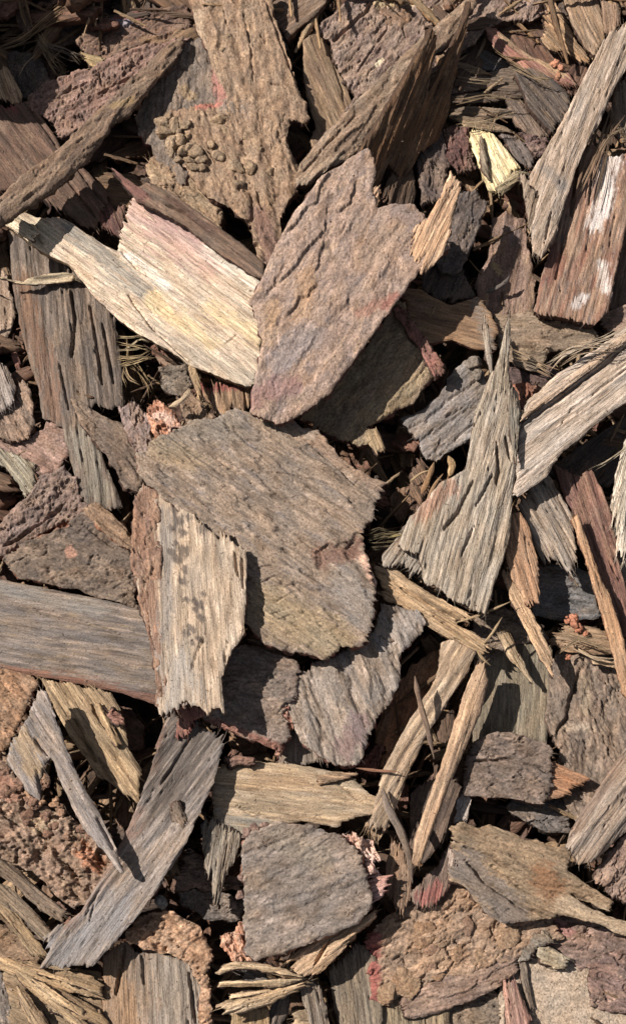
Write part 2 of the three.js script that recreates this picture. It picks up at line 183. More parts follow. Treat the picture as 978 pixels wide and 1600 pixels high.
  const rim = b => { if (rid.has(b)) return rid.get(b); const u = bu[b], v = bvv[b], z = bz[b], [gu, gv] = grad(u, v), i0 = RP.length / 3; rid.set(b, i0);
    const tk = th * (0.8 + 0.35 * N(u / 18 + seed, v / 18));
    for (let q = 0; q < 4; q++) { const t = q === 1 ? 0.3 : q === 2 ? 0.62 : q / 3, led = o.s && o.s < 0.9 ? 0.3 : (woody ? 0.55 : 1), w = q === 0 ? 0 : und * tk * t + 0.9 * N(u / 3.3 + q * 5, v / 3.3 + seed) * (q < 3 ? 1 : 0.6) - (q < 3 ? led * (q === 1 ? 2.4 : 3.6) * smooth(-0.1, 0.6, N(u / 15 + q * 9, v / 13 + seed)) : 0); const uu = u + gu * w, vv = v + gv * w, zz = z - tk * t; RP.push(...toW(uu, vv, zz)); const e = mix3(edge, edge2, smooth(-0.3, 0.3, fbm(u / 9 + seed, v / 9 + q * 0.9))); const m = 1 + 0.22 * N(u / 2.2, v / 2.2 + q); RC.push(e[0] * m, e[1] * m, e[2] * m); RU.push((u + zz) / 200 + bo[1], (v + zz) / 200); if (q === 3) low[i0] = [uu, vv]; }
    return i0; };
  for (const [a1, b1] of next) { const p = rim(a1), q = rim(b1); for (let t = 0; t < 3; t++) RI.push(p + t, p + t + 1, q + t + 1, p + t, q + t + 1, q + t); }
  const seen = new Set();
  for (const st of next.keys()) { if (seen.has(st)) continue; const L = []; let c = st; while (c !== undefined && !seen.has(c)) { seen.add(c); L.push(rid.get(c)); c = next.get(c); } if (L.length < 8) continue; const cp = L.map(i => new THREE.Vector2(low[i][0], low[i][1])); if (THREE.ShapeUtils.isClockWise(cp)) continue; for (const [x, y, z] of THREE.ShapeUtils.triangulateShape(cp, [])) RI.push(L[x] + 3, L[z] + 3, L[y] + 3); }
  const r = new THREE.BufferGeometry(); r.setAttribute('position', new THREE.Float32BufferAttribute(RP, 3)); r.setAttribute('color', new THREE.Float32BufferAttribute(RC, 3)); r.setAttribute('uv', new THREE.Float32BufferAttribute(RU, 2)); r.setIndex(RI); r.computeVertexNormals();
  // loose fibres standing off the torn ends
  const nf = o.fray ?? (kind === 'fibre' ? 26 : kind === 'grey' ? 12 : 5); let fr = null;
  if (nf) { const ends = [...next.keys()].filter(b => Math.abs(grad(bu[b], bvv[b])[0]) > 0.75), rr = rng(Math.floor(seed * 1009)), FP = [], FC = [], FU = [], FI = [];
    if (ends.length > 6) for (let q = 0; q < nf; q++) { const b = ends[Math.floor(rr() * ends.length)], dir = -Math.sign(grad(bu[b], bvv[b])[0]), yaw = (rr() - 0.5) * 0.9, L = 3 + 12 * rr() * rr(), w0 = 0.16 + 0.5 * rr() * rr(), lift = (rr() - 0.4) * 3, cc = mix3(cols[Math.floor(rr() * cols.length)], edge, 0.25 * rr()), i0 = FP.length / 3;
      for (let a = 0; a < 4; a++) { const t = a / 3, x = bu[b] + dir * (-5 + (L + 5) * t) * Math.cos(yaw * t), y = bvv[b] + (L + 5) * t * Math.sin(yaw * t), z = bz[b] - 0.6 + lift * t * t + 0.8 * t, w = w0 * (1 - 0.8 * t); for (const [dy, dz] of [[-w, 0], [0, w], [w, 0], [0, -w]]) { FP.push(...toW(x, y + dy, z + dz)); FC.push(...cc); FU.push(x / 200, (y + dz) / 200); } }
      for (let a = 0; a < 3; a++) for (let k4 = 0; k4 < 4; k4++) { const p = i0 + a * 4 + k4, p2 = i0 + a * 4 + (k4 + 1) % 4; FI.push(p, p + 4, p2 + 4, p, p2 + 4, p2); } }
    if (FI.length) { fr = new THREE.BufferGeometry(); fr.setAttribute('position', new THREE.Float32BufferAttribute(FP, 3)); fr.setAttribute('color', new THREE.Float32BufferAttribute(FC, 3)); fr.setAttribute('uv', new THREE.Float32BufferAttribute(FU, 2)); fr.setIndex(FI); fr.computeVertexNormals(); } }
  return [g, r, mat, fr];
}
// W: one chip of the pile.  out: outline, h: height of its middle in mm, gx/gy: how steeply it rises to the right / towards the viewer
let triCount = 0;

function W(name, label, category, kind, col, grain, h, out, o = {}) {
  let cx = 0, cy = 0, x0 = 1e9, x1 = -1e9, y0 = 1e9, y1 = -1e9; for (let i = 0; i < out.length; i += 2) { x0 = Math.min(x0, out[i]); x1 = Math.max(x1, out[i]); y0 = Math.min(y0, out[i + 1]); y1 = Math.max(y1, out[i + 1]); } cx = (x0 + x1) / 2; cy = (y0 + y1) / 2;
  const g = new THREE.Group(); g.name = numbered(name); g.userData = { label, category }; if (o.group) g.userData.group = o.group;
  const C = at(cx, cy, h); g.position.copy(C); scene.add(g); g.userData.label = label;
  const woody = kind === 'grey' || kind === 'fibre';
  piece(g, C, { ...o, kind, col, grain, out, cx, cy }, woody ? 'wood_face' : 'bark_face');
  for (const p of o.parts ?? []) part(g, ...p);
  return g;
}
function piece(g, C, o, faceName) { const [f, r, m, fr] = plate(g, C, 0, o); triCount += f.index.count / 3 + r.index.count / 3; addMesh(faceName, f, MAPS[m], g); addMesh(o.rimName ?? 'broken_edge', r, MAPS[o.rimMat ?? 'crumb'], g); if (fr) addMesh('frayed_fibres', fr, MAPS.fibre, g).userData.kind = 'stuff'; }
// a further slab-like part of a chip (a torn layer, a splintered end), at its own height
function part(g, name, kind, col, grain, h, out, o = {}) {
  let x0 = 1e9, x1 = -1e9, y0 = 1e9, y1 = -1e9; for (let i = 0; i < out.length; i += 2) { x0 = Math.min(x0, out[i]); x1 = Math.max(x1, out[i]); y0 = Math.min(y0, out[i + 1]); y1 = Math.max(y1, out[i + 1]); }
  const cx = (x0 + x1) / 2, cy = (y0 + y1) / 2, C = at(cx, cy, h), [f, r, m] = plate(g, C, 0, { th: 4, ...o, kind, col, grain, out, cx, cy });
  const q = mergeGeometries([f, r]); const d = C.clone().sub(g.position); q.translate(d.x, d.y, d.z); triCount += q.index.count / 3; const me = addMesh(name, q, MAPS[m], g); if (o.label) me.userData.label = o.label; return me;
}
// a tapering fibre or twig through points given as x, y, height; wid in layout units
function strandGeo(list, wid, hex, o = {}) {
  const p = []; for (let i = 0; i < list.length; i += 3) p.push(at(list[i], list[i + 1], list[i + 2]));
  const curve = new THREE.CatmullRomCurve3(p), n = o.n ?? Math.max(8, Math.round(curve.getLength() * 1000 / 3)), seg = o.seg ?? 7, P = [], CO = [], UV = [], IX = [], s = (seedNow += 1) * 1.37, c0 = lin('#' + hex.split(' ')[0]), c1 = lin('#' + (hex.split(' ')[1] ?? hex.split(' ')[0]));
  const up = new THREE.Vector3(0, 1, 0.2).normalize(), len = curve.getLength() * 1000;
  for (let i = 0; i <= n; i++) {
    const t = i / n, c = curve.getPointAt(t), T = curve.getTangentAt(t), b = T.clone().cross(up).normalize(), m = b.clone().cross(T);
    const tp = Math.min(1, Math.min((t + (o.t0 ?? 0.02)) / (o.e0 ?? 0.2), (1 - t + (o.t1 ?? 0.02)) / (o.e1 ?? 0.3))), w = wid * PX / 2000 * Math.max(0.08, Math.pow(tp, 0.8)) * (1 + 0.25 * N(t * len / 12, s)), hgt = w * (o.flat ?? 0.55), tw = (o.twist ?? 0) * t + 0.3 * N(t * 3, s);
    for (let k = 0; k <= seg; k++) { const a = k / seg * 6.28319 + tw, kk = k % seg, rr = 1 + 0.22 * N(kk * 1.7 + s, t * len / 9) ; const x = Math.cos(a) * w * rr, y = Math.sin(a) * hgt * rr; P.push(c.x + b.x * x + m.x * y, c.y + b.y * x + m.y * y, c.z + b.z * x + m.z * y); const q = mix3(c0, c1, smooth(-0.4, 0.4, fbm(t * len / 22 + s, kk * 0.8, 2))); CO.push(...q); UV.push(t * len / 200 + s, k / seg * 0.06 + s); }
  }
  for (let i = 0; i < n; i++) for (let k = 0; k < seg; k++) { const a = i * (seg + 1) + k, b = a + 1, c = a + seg + 1, d = c + 1; IX.push(a, b, d, a, d, c); }
  const g = new THREE.BufferGeometry(); g.setAttribute('position', new THREE.Float32BufferAttribute(P, 3)); g.setAttribute('color', new THREE.Float32BufferAttribute(CO, 3)); g.setAttribute('uv', new THREE.Float32BufferAttribute(UV, 2)); g.setIndex(IX); g.computeVertexNormals(); triCount += IX.length / 3; return g;
}
function F(name, label, category, list, wid, hex, o = {}) {       // a loose fibre, splinter or twig: a thing of its own
  const g = strandGeo(list, wid, hex, o), c = at(list[0], list[1], list[2]); g.translate(-c.x, -c.y, -c.z);
  const m = addMesh(numbered(name), g, MAPS[o.mat ?? 'wood'], scene); m.position.copy(c); m.userData = { label, category }; if (o.group) m.userData.group = o.group; return m;
}
function fibre(g, name, list, wid, hex, o = {}) { const q = strandGeo(list, wid, hex, o); q.translate(-g.position.x, -g.position.y, -g.position.z); return addMesh(name, q, MAPS[o.mat ?? 'wood'], g); }
// a bundle: a Group whose strands are its parts
function bundle(name, label, category, strands) { const g = new THREE.Group(); g.name = numbered(name); g.userData = { label, category }; g.position.copy(at(strands[0][0][0], strands[0][0][1], strands[0][0][2])); scene.add(g); for (const [l, w, c, o] of strands) shred(g, o?.name ?? 'strand', l, w, c, o); return g; }
// a torn strip: many thin fibres side by side that part towards its ends
function shred(g, name, l, w, c, o = {}) {
  const n = Math.max(1, Math.round(w / 1.7)); if (n < 2) return fibre(g, name, l, w, c, o);
  const r = rng(Math.floor(l[0] * 31 + l[1] * 17 + w)), geos = [], k = l.length / 3, tx = l[l.length - 3] - l[0], ty = l[l.length - 2] - l[1], tl = Math.hypot(tx, ty) || 1, nx = -ty / tl, ny = tx / tl;
  for (let i = 0; i < n; i++) { const off = ((i + 0.5) / n - 0.5) * w, a = r() * 0.16, b = 1 - r() * 0.3, q = []; const sp0 = (r() - 0.5) * w * 0.9, sp1 = (r() - 0.5) * w * 1.3, hz = (r() - 0.5) * 4, wob = (r() - 0.5) * w * 0.5, ph = r() * 6;
    for (let j = 0; j < 5; j++) { const t = a + (b - a) * j / 4, f = t * (k - 1), i0 = Math.min(k - 2, Math.floor(f)), ft = f - i0, L = m => l[i0 * 3 + m] + (l[i0 * 3 + 3 + m] - l[i0 * 3 + m]) * ft, s = off * (0.75 + 0.35 * Math.abs(t - 0.5)) + (t < 0.5 ? sp0 * (1 - 2 * t) ** 2 : sp1 * (2 * t - 1) ** 2); const s2 = s + wob * Math.sin(ph + t * 5); q.push(L(0) + nx * s2, L(1) + ny * s2, L(2) + hz * (0.5 + t) + (j % 2 ? 0.6 : -0.6)); }
    geos.push(strandGeo(q, 0.9 + 3.6 * r() * r() * r(), c, { ...o, flat: 0.45 })); }
  const m = mergeGeometries(geos); m.translate(-g.position.x, -g.position.y, -g.position.z); return addMesh(name, m, MAPS.fibre, g);
}
// a lump of broken bark or crumb
function lumpGeo(x, y, h, r, hex, sq = 0.7) {
  let g = new THREE.IcosahedronGeometry(1, r > 14 ? 8 : r > 6 ? 5 : 3); g.deleteAttribute('normal'); g.deleteAttribute('uv'); g = mergeVertices(g, 1e-6);
  const p = g.attributes.position, s = (seedNow += 1) * 2.91 % 83, C = at(x, y, h), CO = [], UV = [], c0 = lin('#' + hex.split(' ')[0]), c1 = lin('#' + (hex.split(' ')[1] ?? hex.split(' ')[0])), rr = rng(Math.floor(s * 977)), R = r * PX / 1000;
  const pl = []; for (let i = 0; i < 13; i++) { const v = new THREE.Vector3(rr() - 0.5, rr() - 0.5, rr() - 0.5).normalize(); pl.push([v, 0.62 + 0.4 * rr()]); }
  const e = 0.8 + 0.45 * rr(), ca = Math.cos(s), sa = Math.sin(s), d = new THREE.Vector3();
  for (let i = 0; i < p.count; i++) { d.fromBufferAttribute(p, i); let k = 1.25; for (const [n, o] of pl) { const q = d.dot(n); if (q > 0.05) k = Math.min(k, o / q); }
    k *= 1 + 0.10 * N(d.x * 3 + s, d.z * 3 + d.y * 2) + 0.09 * N(d.x * 7 + s, d.y * 7 + d.z * 6) + 0.05 * N(d.x * 14, d.z * 14 + d.y * 11);
    const X = d.x * k * e * R, Y = d.y * k * sq * R, Z = d.z * k / e * R; p.setXYZ(i, C.x + X * ca - Z * sa, C.y + Y, C.z + X * sa + Z * ca);
    const m = 1 + 0.2 * N(d.x * 9 + s, d.z * 9 + d.y * 7), c = mix3(c0, c1, smooth(-0.3, 0.3, N(d.x * 2.3 + s, d.z * 2.3 + d.y))); CO.push(c[0] * m, c[1] * m, c[2] * m); UV.push(X * 5 + s, Z * 5 + Y * 4); }
  g.setAttribute('color', new THREE.Float32BufferAttribute(CO, 3)); g.setAttribute('uv', new THREE.Float32BufferAttribute(UV, 2)); g.computeVertexNormals(); triCount += g.index.count / 3; return g;
}
function crumbs(g, name, x, y, h, r, hex) { const rr = rng(Math.floor(x * 13 + y * 7)), geos = []; for (let i = 0; i < 4; i++) { const a = rr() * 6.28, d = r * 0.7 * Math.sqrt(rr()); geos.push(lumpGeo(x + d * Math.cos(a), y + d * Math.sin(a), h + (rr() - 0.5) * r * 0.3, r * (0.3 + 0.35 * rr()), rr() < 0.3 ? hex.split(' ').reverse().join(' ') : hex, 0.45 + 0.3 * rr())); } const q = mergeGeometries(geos); q.translate(-g.position.x, -g.position.y, -g.position.z); return addMesh(name, q, MAPS.crumb, g); }
function lump(g, name, x, y, h, r, hex, sq) {
  if (name !== 'bark_lump') return crumbs(g, name, x, y, h, r * 1.25, hex);
  const q = lumpGeo(x, y, h, r, hex, sq); q.translate(-g.position.x, -g.position.y, -g.position.z); return addMesh(name, q, MAPS.crumb, g); }
// ---------------------------------------------------------------- the setting: soil, and the dark mass of chips under the pile
{
  const g = new THREE.PlaneGeometry(24, 24, 160, 160); g.rotateX(-Math.PI / 2); const p = g.attributes.position, c = [], uv = [];
  const a = lin('#5b4a3a'), b = lin('#43362b');
  for (let i = 0; i < p.count; i++) { const x = p.getX(i), z = p.getZ(i); p.setY(i, -0.17 + 0.02 * N(x * 1.3, z * 1.3)); c.push(...mix3(a, b, smooth(-0.4, 0.4, fbm(x * 3, z * 3)))); uv.push(x * 5, z * 5); }
  g.setAttribute('color', new THREE.Float32BufferAttribute(c, 3)); g.setAttribute('uv', new THREE.Float32BufferAttribute(uv, 2)); g.computeVertexNormals();
  addMesh('ground', g, MAPS.crumb, scene).userData.kind = 'structure';
}
function chipShape(kind, out, o) {                                   // one small loose chip, about its own middle
  const g = new THREE.Group(); g.name = 'chip'; const C = at(489, 800, 0), [f, r] = plate(g, C, 0, { kind, out, cx: 489, cy: 800, col: 'dadada c4c4c4 e2dccf', edge: 'b09a8a', grain: 0, s: 1.7, fray: 0, ...o }); return mergeGeometries([f, r]);
}
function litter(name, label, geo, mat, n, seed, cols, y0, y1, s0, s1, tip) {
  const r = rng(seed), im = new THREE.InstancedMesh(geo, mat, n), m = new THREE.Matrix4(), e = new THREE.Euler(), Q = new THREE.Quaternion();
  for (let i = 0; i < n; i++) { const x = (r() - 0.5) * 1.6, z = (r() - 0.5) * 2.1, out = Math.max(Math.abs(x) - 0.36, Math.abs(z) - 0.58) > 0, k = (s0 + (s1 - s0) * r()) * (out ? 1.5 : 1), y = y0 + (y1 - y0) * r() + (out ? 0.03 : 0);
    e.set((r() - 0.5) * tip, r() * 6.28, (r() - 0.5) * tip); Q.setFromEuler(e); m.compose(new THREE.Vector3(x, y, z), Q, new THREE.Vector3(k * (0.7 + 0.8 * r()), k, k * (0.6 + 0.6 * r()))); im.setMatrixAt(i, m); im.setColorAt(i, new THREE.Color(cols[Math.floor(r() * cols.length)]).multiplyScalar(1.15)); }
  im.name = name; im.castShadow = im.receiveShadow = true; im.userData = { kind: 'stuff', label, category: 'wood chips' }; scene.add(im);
}
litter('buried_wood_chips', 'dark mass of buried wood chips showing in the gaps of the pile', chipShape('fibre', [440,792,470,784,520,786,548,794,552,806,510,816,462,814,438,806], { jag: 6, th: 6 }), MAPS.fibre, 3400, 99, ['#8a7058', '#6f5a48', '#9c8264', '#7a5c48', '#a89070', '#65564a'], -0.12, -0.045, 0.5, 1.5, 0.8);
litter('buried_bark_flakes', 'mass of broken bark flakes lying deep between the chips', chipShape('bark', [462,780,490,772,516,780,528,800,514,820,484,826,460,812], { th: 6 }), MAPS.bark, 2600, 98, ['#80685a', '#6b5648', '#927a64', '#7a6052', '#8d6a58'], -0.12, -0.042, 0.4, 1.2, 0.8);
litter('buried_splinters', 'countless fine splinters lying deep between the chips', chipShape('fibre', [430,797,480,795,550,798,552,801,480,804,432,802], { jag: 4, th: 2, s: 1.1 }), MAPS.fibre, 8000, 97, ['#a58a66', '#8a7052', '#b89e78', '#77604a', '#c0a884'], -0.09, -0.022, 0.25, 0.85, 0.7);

// ---------------------------------------------------------------- the chips, far edge first
const chip = 'wood chip', barkc = 'bark piece';
// top middle
W('bark_slab', 'wide pinkish brown cracked bark slab along the top edge behind the dark spikes', barkc, 'bark', '8d7565 9d8672 7c6458', 138, -22, [492,42,530,12,560,-20,880,-20,856,18,832,31,790,29,770,38,755,47,742,66,716,80,704,120,640,200,560,230,530,180,556,150,532,108,515,58], { gx: -0.05, th: 12, rough: 1.6, cuts: [[5,5,583,2,560,30,535,52,520,66],[3,3,605,45,580,80,560,110],[3,3,640,10,628,40,634,60]], pat: [[590,8,650,2,7,'c9b183'],[678,14,684,18,7,'cdb98f'],[588,100,596,92,5,'d8c7a0']] });
W('wood_chunk', 'dark brown wood chunk between the fluted bark and the cracked slab at the top', chip, 'grey', '7d6650 675444', 145, -8, [410,-15,520,-15,506,6,490,24,462,44,446,62,434,40,420,10], { th: 14, gx: 0.25, edge: '57402f', cuts: [[3,3,455,20,480,4]] });
W('short_plank', 'short tan plank with a rounded top standing beside the dark hole near the top', chip, 'grey', '8e7658 7d6650 99805f', 68, -22, [474,62,484,50,496,46,508,54,526,92,546,138,552,160,530,205,492,240,484,218,494,196,480,150,473,105], { th: 12, arch: 3, gx: -0.12, edge: '6a4b36', cuts: [[3,2.5,516,80,536,140,538,160]] });
W('grey_bark_plate', 'smooth grey bark plate with a salmon crack beside the lumpy bark', barkc, 'slab', '7d6f60 74675a 8a7763', 96, -4, [250,80,285,60,330,50,360,110,362,140,330,180,300,240,290,290,255,270,240,235,216,205,212,180,232,140,240,105], { th: 9, edge: '8d5348', pat: [[340,120,352,168,12,'a87567'],[322,178,352,165,9,'ab7a68'],[288,140,300,150,10,'9a8260']] });
W('fluted_bark', 'tall fluted tan bark running down from the top edge', barkc, 'wart', '92775c 9d8366 846c56', 84, 9, [290,-20,426,-20,428,22,446,72,464,130,480,165,484,182,474,188,452,182,446,210,424,226,398,204,372,222,352,186,342,150,326,82,308,40], { th: 14, arch: 5, gx: 0.04, edge: '6d4d3c', amp: 0.85, cuts: [[4,4,415,0,432,45,450,95,470,140],[3,3,380,20,392,70,396,130],[3,3,348,10,356,40],[4,4,418,128,446,134]], pat: [[308,20,312,60,10,'b39a7c'],[330,110,348,150,7,'a87264']] });
{ const g = W('lumpy_bark', 'lumpy tan bark plate covered in wart-like knobs left of the upper slab', barkc, 'wart', '967b5e 8c7158 a08768', 75, 7, [292,170,330,160,372,150,410,168,444,176,438,200,452,230,466,262,462,300,436,340,440,372,424,420,404,410,392,352,360,325,316,300,288,262,262,214,246,190,270,168], { th: 16, edge: '6b4838', gx: 0.05, amp: 1.15, cuts: [[4,4,392,300,396,340,386,352],[3,3,432,198,440,222],[4,4,402,300,410,332]], pat: [[350,150,372,170,22,'837668',0.8],[404,330,428,400,16,'7a5b4c'],[310,168,345,160,6,'b4705e']] });
  const r = rng(5), L = [[254,192,9],[266,183,9],[274,196,10],[261,207,9],[278,206,9],[287,196,8],[272,222,10],[284,220,9],[293,214,7],[268,238,8],[285,236,10],[298,230,9],[306,240,9],[315,247,8],[296,250,9],[303,262,9],[316,262,8],[279,251,7],[352,202,9],[345,190,8],[366,260,10],[332,225,8],[340,244,8],[385,215,8],[405,235,9],[390,262,9],[372,290,9],[420,270,9],[356,60,10],[347,78,6]];
  for (const [x, y, q] of L) lump(g, 'bark_lump', x, y, 6 + 2 * r() + (x < 300 ? -0.5 : 0), q * (0.8 + 0.8 * r()), ['a89070 8f7558', '9d8565 846c52'][Math.floor(r() * 2)], 0.75);
}
W('bark_slab', 'dark red-brown bark slab with a bluish white smear at the top left', barkc, 'bark', '6b5142 7d604c 5a463c', 160, -28, [118,62,140,36,170,22,230,12,292,6,306,50,300,80,240,90,205,102,190,92,170,110,140,95], { th: 10, gx: 0.05, pat: [[172,38,196,34,14,'8c8a90'],[185,26,216,24,9,'8a5148'],[225,60,262,70,10,'8a6a4a']] });
W('ridged_bark', 'pinkish rough ridged bark chunk behind the long diagonal strip', barkc, 'rough', '8a6c5c 7b6051 967866', -24, -4, [44,152,72,126,128,106,140,110,162,92,210,74,262,62,300,56,262,98,212,140,166,180,112,210,94,218,86,190,64,178,48,166], { th: 16, amp: 0.7, edge: '5e453a', cuts: [[4,5,150,150,190,128,240,104],[3,4,90,150,140,128],[4,4,156,112,160,134]] });
W('diagonal_strip', 'long brown strip lying diagonally across the upper left corner', chip, 'slab', '77624e 6b5746 83694f', -42, 30, [-12,322,12,292,36,268,86,234,132,190,172,152,250,76,288,50,284,80,242,128,206,176,184,186,166,212,140,246,100,282,46,322,-12,360], { th: 12, gx: -0.2, arch: 2.5, edge: '54402f', jag: 2, cuts: [[3,3,214,164,256,118]], pat: [[180,165,205,156,8,'947a52'],[20,320,60,282,9,'8a735a']] });
W('brown_chunk', 'dark brown chunk with a splintered end under the diagonal strip at left', chip, 'grey', '6a5140 7a5c48 5c483b', 52, -10, [-12,172,20,160,46,154,72,190,96,228,140,272,168,298,172,318,160,330,154,362,128,352,92,320,40,290,-12,300], { th: 24, gx: -0.1, jag: 9, edge: '4f382d', pat: [[0,160,18,166,13,'8b4a42'],[120,330,150,340,10,'6b5646']], cuts: [[4,3,48,170,84,220,92,236],[5,4,100,270,150,340],[4,4,120,262,164,318]] });
W('split_tip', 'pale tan splintered tip poking up at the left edge above the brown chunk', 'splinter', 'fibre', 'c0a27c ab8c68', 70, -2, [-12,112,8,108,16,112,36,148,32,160,12,156,-12,152], { th: 5, jag: 7 });
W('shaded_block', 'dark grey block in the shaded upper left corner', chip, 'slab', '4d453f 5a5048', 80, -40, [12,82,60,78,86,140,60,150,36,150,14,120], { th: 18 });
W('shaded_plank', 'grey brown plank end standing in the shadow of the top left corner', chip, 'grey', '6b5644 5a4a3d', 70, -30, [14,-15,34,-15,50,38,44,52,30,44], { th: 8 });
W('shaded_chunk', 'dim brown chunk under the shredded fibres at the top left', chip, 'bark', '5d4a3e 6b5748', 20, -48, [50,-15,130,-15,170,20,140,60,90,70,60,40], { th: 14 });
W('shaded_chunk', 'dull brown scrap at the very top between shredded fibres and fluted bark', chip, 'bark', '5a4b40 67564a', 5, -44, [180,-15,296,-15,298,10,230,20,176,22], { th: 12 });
bundle('shredded_fibres', 'tangle of tan shredded wood fibres in the shaded top left corner', 'wood fibres', [
  [[-8,78,-16,36,62,-10,66,36,-6,100,8,-6,150,-10,-8], 15, 'a08158 8a6d4c', { flat: 0.4 }], [[-8,62,-20,46,56,-12,92,30,-10,126,12,-10], 11, 'a58a60 86694a', { flat: 0.4 }],
  [[56,50,-12,72,74,-20,84,100,-26,104,122,-34], 17, '937a58 a58c66', { flat: 0.35 }], [[58,84,-14,40,100,-16,26,120,-14], 3, 'b89f78'], [[52,58,-10,80,86,-16,112,104,-24], 9, '8c7454'], [[128,8,-6,136,26,-10,142,42,-18], 10, 'a08360 8b6f50'],
  [[30,-8,-22,36,20,-18,46,48,-18], 9, '8f7350'], [[60,70,-16,96,80,-22,130,96,-30], 16, '77695a 8a7860', { flat: 0.3 }], [[0,70,-22,30,60,-18,60,56,-14], 8, '9a7d58']]);
W('pale_flake', 'small pale yellow flake above the ridged bark at upper left', chip, 'fibre', 'b39c6c a08858', 15, -14, [128,80,150,84,180,92,162,102,150,110,142,100], { th: 4 });
// upper middle: the cream wood and its neighbours
W('vertical_post', 'wide grey brown fissured post standing upright at the left edge', chip, 'grey', '6f6255 80705f 5e5248', 84, -24, [10,340,60,372,112,404,168,466,180,496,188,560,194,628,170,640,150,634,134,642,150,690,164,724,180,762,192,792,172,802,134,796,118,742,102,690,98,664,66,652,60,606,44,556,30,508,18,436], { th: 20, arch: 5, amp: 1.5, jag: 4, edge: '4c3a2e', pat: [[38,440,62,560,18,'77573f',0.8],[70,560,85,650,14,'7d5f4a',0.8],[128,680,156,770,20,'8a8372',0.8]], cuts: [[5,6,112,450,118,500,112,560],[4,5,140,470,152,540,160,600],[4,5,160,500,178,600],[3,4,92,560,108,640]] });
W('cream_wood', 'pale cream and pink split wood slab left of the upper bark slab', chip, 'fibre', 'dac7a8 cfb699 dccaa8', 37, 8, [2,345,14,334,30,327,62,338,102,340,160,380,184,392,196,352,206,314,216,304,240,306,300,360,360,398,408,440,420,480,410,530,402,598,380,600,338,586,298,570,264,545,234,531,190,502,150,466,108,412,58,386,26,362], { th: 16, amp: 0.55, jag: 5, gx: 0.03, gy: 0.05, edge: 'b59a74', edge2: '8a6f54', pat: [[215,320,330,400,44,'c9a494',0.8],[250,340,300,360,20,'b58f84',0.7],[10,346,60,372,18,'dfd0a8',0.6],[110,360,225,450,16,'8e8c80',0.75],[200,400,260,448,9,'ece4d0'],[340,390,400,440,18,'e6dcc4'],[240,470,330,540,16,'dfc594'],[330,480,410,530,14,'e2c897'],[280,540,390,590,20,'b3a893',0.7],[60,345,85,372,12,'d7c8a6']], cuts: [[4,4,190,392,215,420,262,446],[4,5,200,460,235,508,300,568],[3,2,350,540,372,522],[3,4,30,340,56,364,70,384]],
  parts: [['raised_layer', 'fibre', 'e2d3b0 cdb88f', 37, 11.5, [4,344,16,334,56,352,62,364,50,374,24,360], { th: 3, jag: 4 }], ['splinter', 'fibre', 'b99d72 a98c64', 66, 12, [294,556,304,562,312,590,316,622,312,626,304,604,296,580], { th: 3, jag: 2 }]] });
W('dark_strip', 'dark brown bark strip with a reddish pointed tip lying over the cream wood', barkc, 'grey', '6a5747 7a614d 5a4d42', 36, 22, [174,260,186,268,216,291,240,286,272,300,332,344,386,384,416,412,410,430,396,430,340,391,290,351,240,323,214,311,194,286], { th: 12, arch: 3, jag: 4, edge: '51392e', gx: -0.05, pat: [[176,262,222,306,10,'82574c'],[262,310,330,360,8,'5a3d33',0.6]], cuts: [[4,4,255,318,290,332,330,362],[3,3,226,300,300,340]] });
W('pale_sliver', 'pale sliver with a pointed end lying across the grey post', 'splinter', 'fibre', 'c9b792 b09c78', -3, -8, [2,434,38,438,68,428,100,424,118,431,112,440,88,441,60,444,26,441], { th: 4, jag: 4, gx: -0.1, bend: -3 });
W('brown_wedge', 'brown curved scrap with a frayed edge hiding in the shadow under the diagonal strip', chip, 'fibre', '6b5138 7d5f40', 10, -30, [130,290,164,268,206,272,232,296,216,330,186,350,170,330], { th: 8, jag: 7 });
W('reddish_scrap', 'reddish ragged scrap in the dark gap above the cream wood', chip, 'fibre', '6d453c 5c3a33', 70, -22, [150,330,170,312,196,320,190,372,160,360], { th: 8, jag: 8 });
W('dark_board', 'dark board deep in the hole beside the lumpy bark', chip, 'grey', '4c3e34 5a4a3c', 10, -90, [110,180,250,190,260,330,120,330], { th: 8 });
W('knobbed_bark', 'tan bark lip with small dark holes below the lumpy bark', barkc, 'bark', '9a8364 8d7357', 40, -8, [228,262,240,240,262,256,292,262,330,300,352,330,340,352,300,326,268,302,240,290], { th: 12, edge: '6b4a38', cuts: [[9,8,270,262,272,270],[9,8,300,272,304,278],[5,6,318,290,322,298]] });
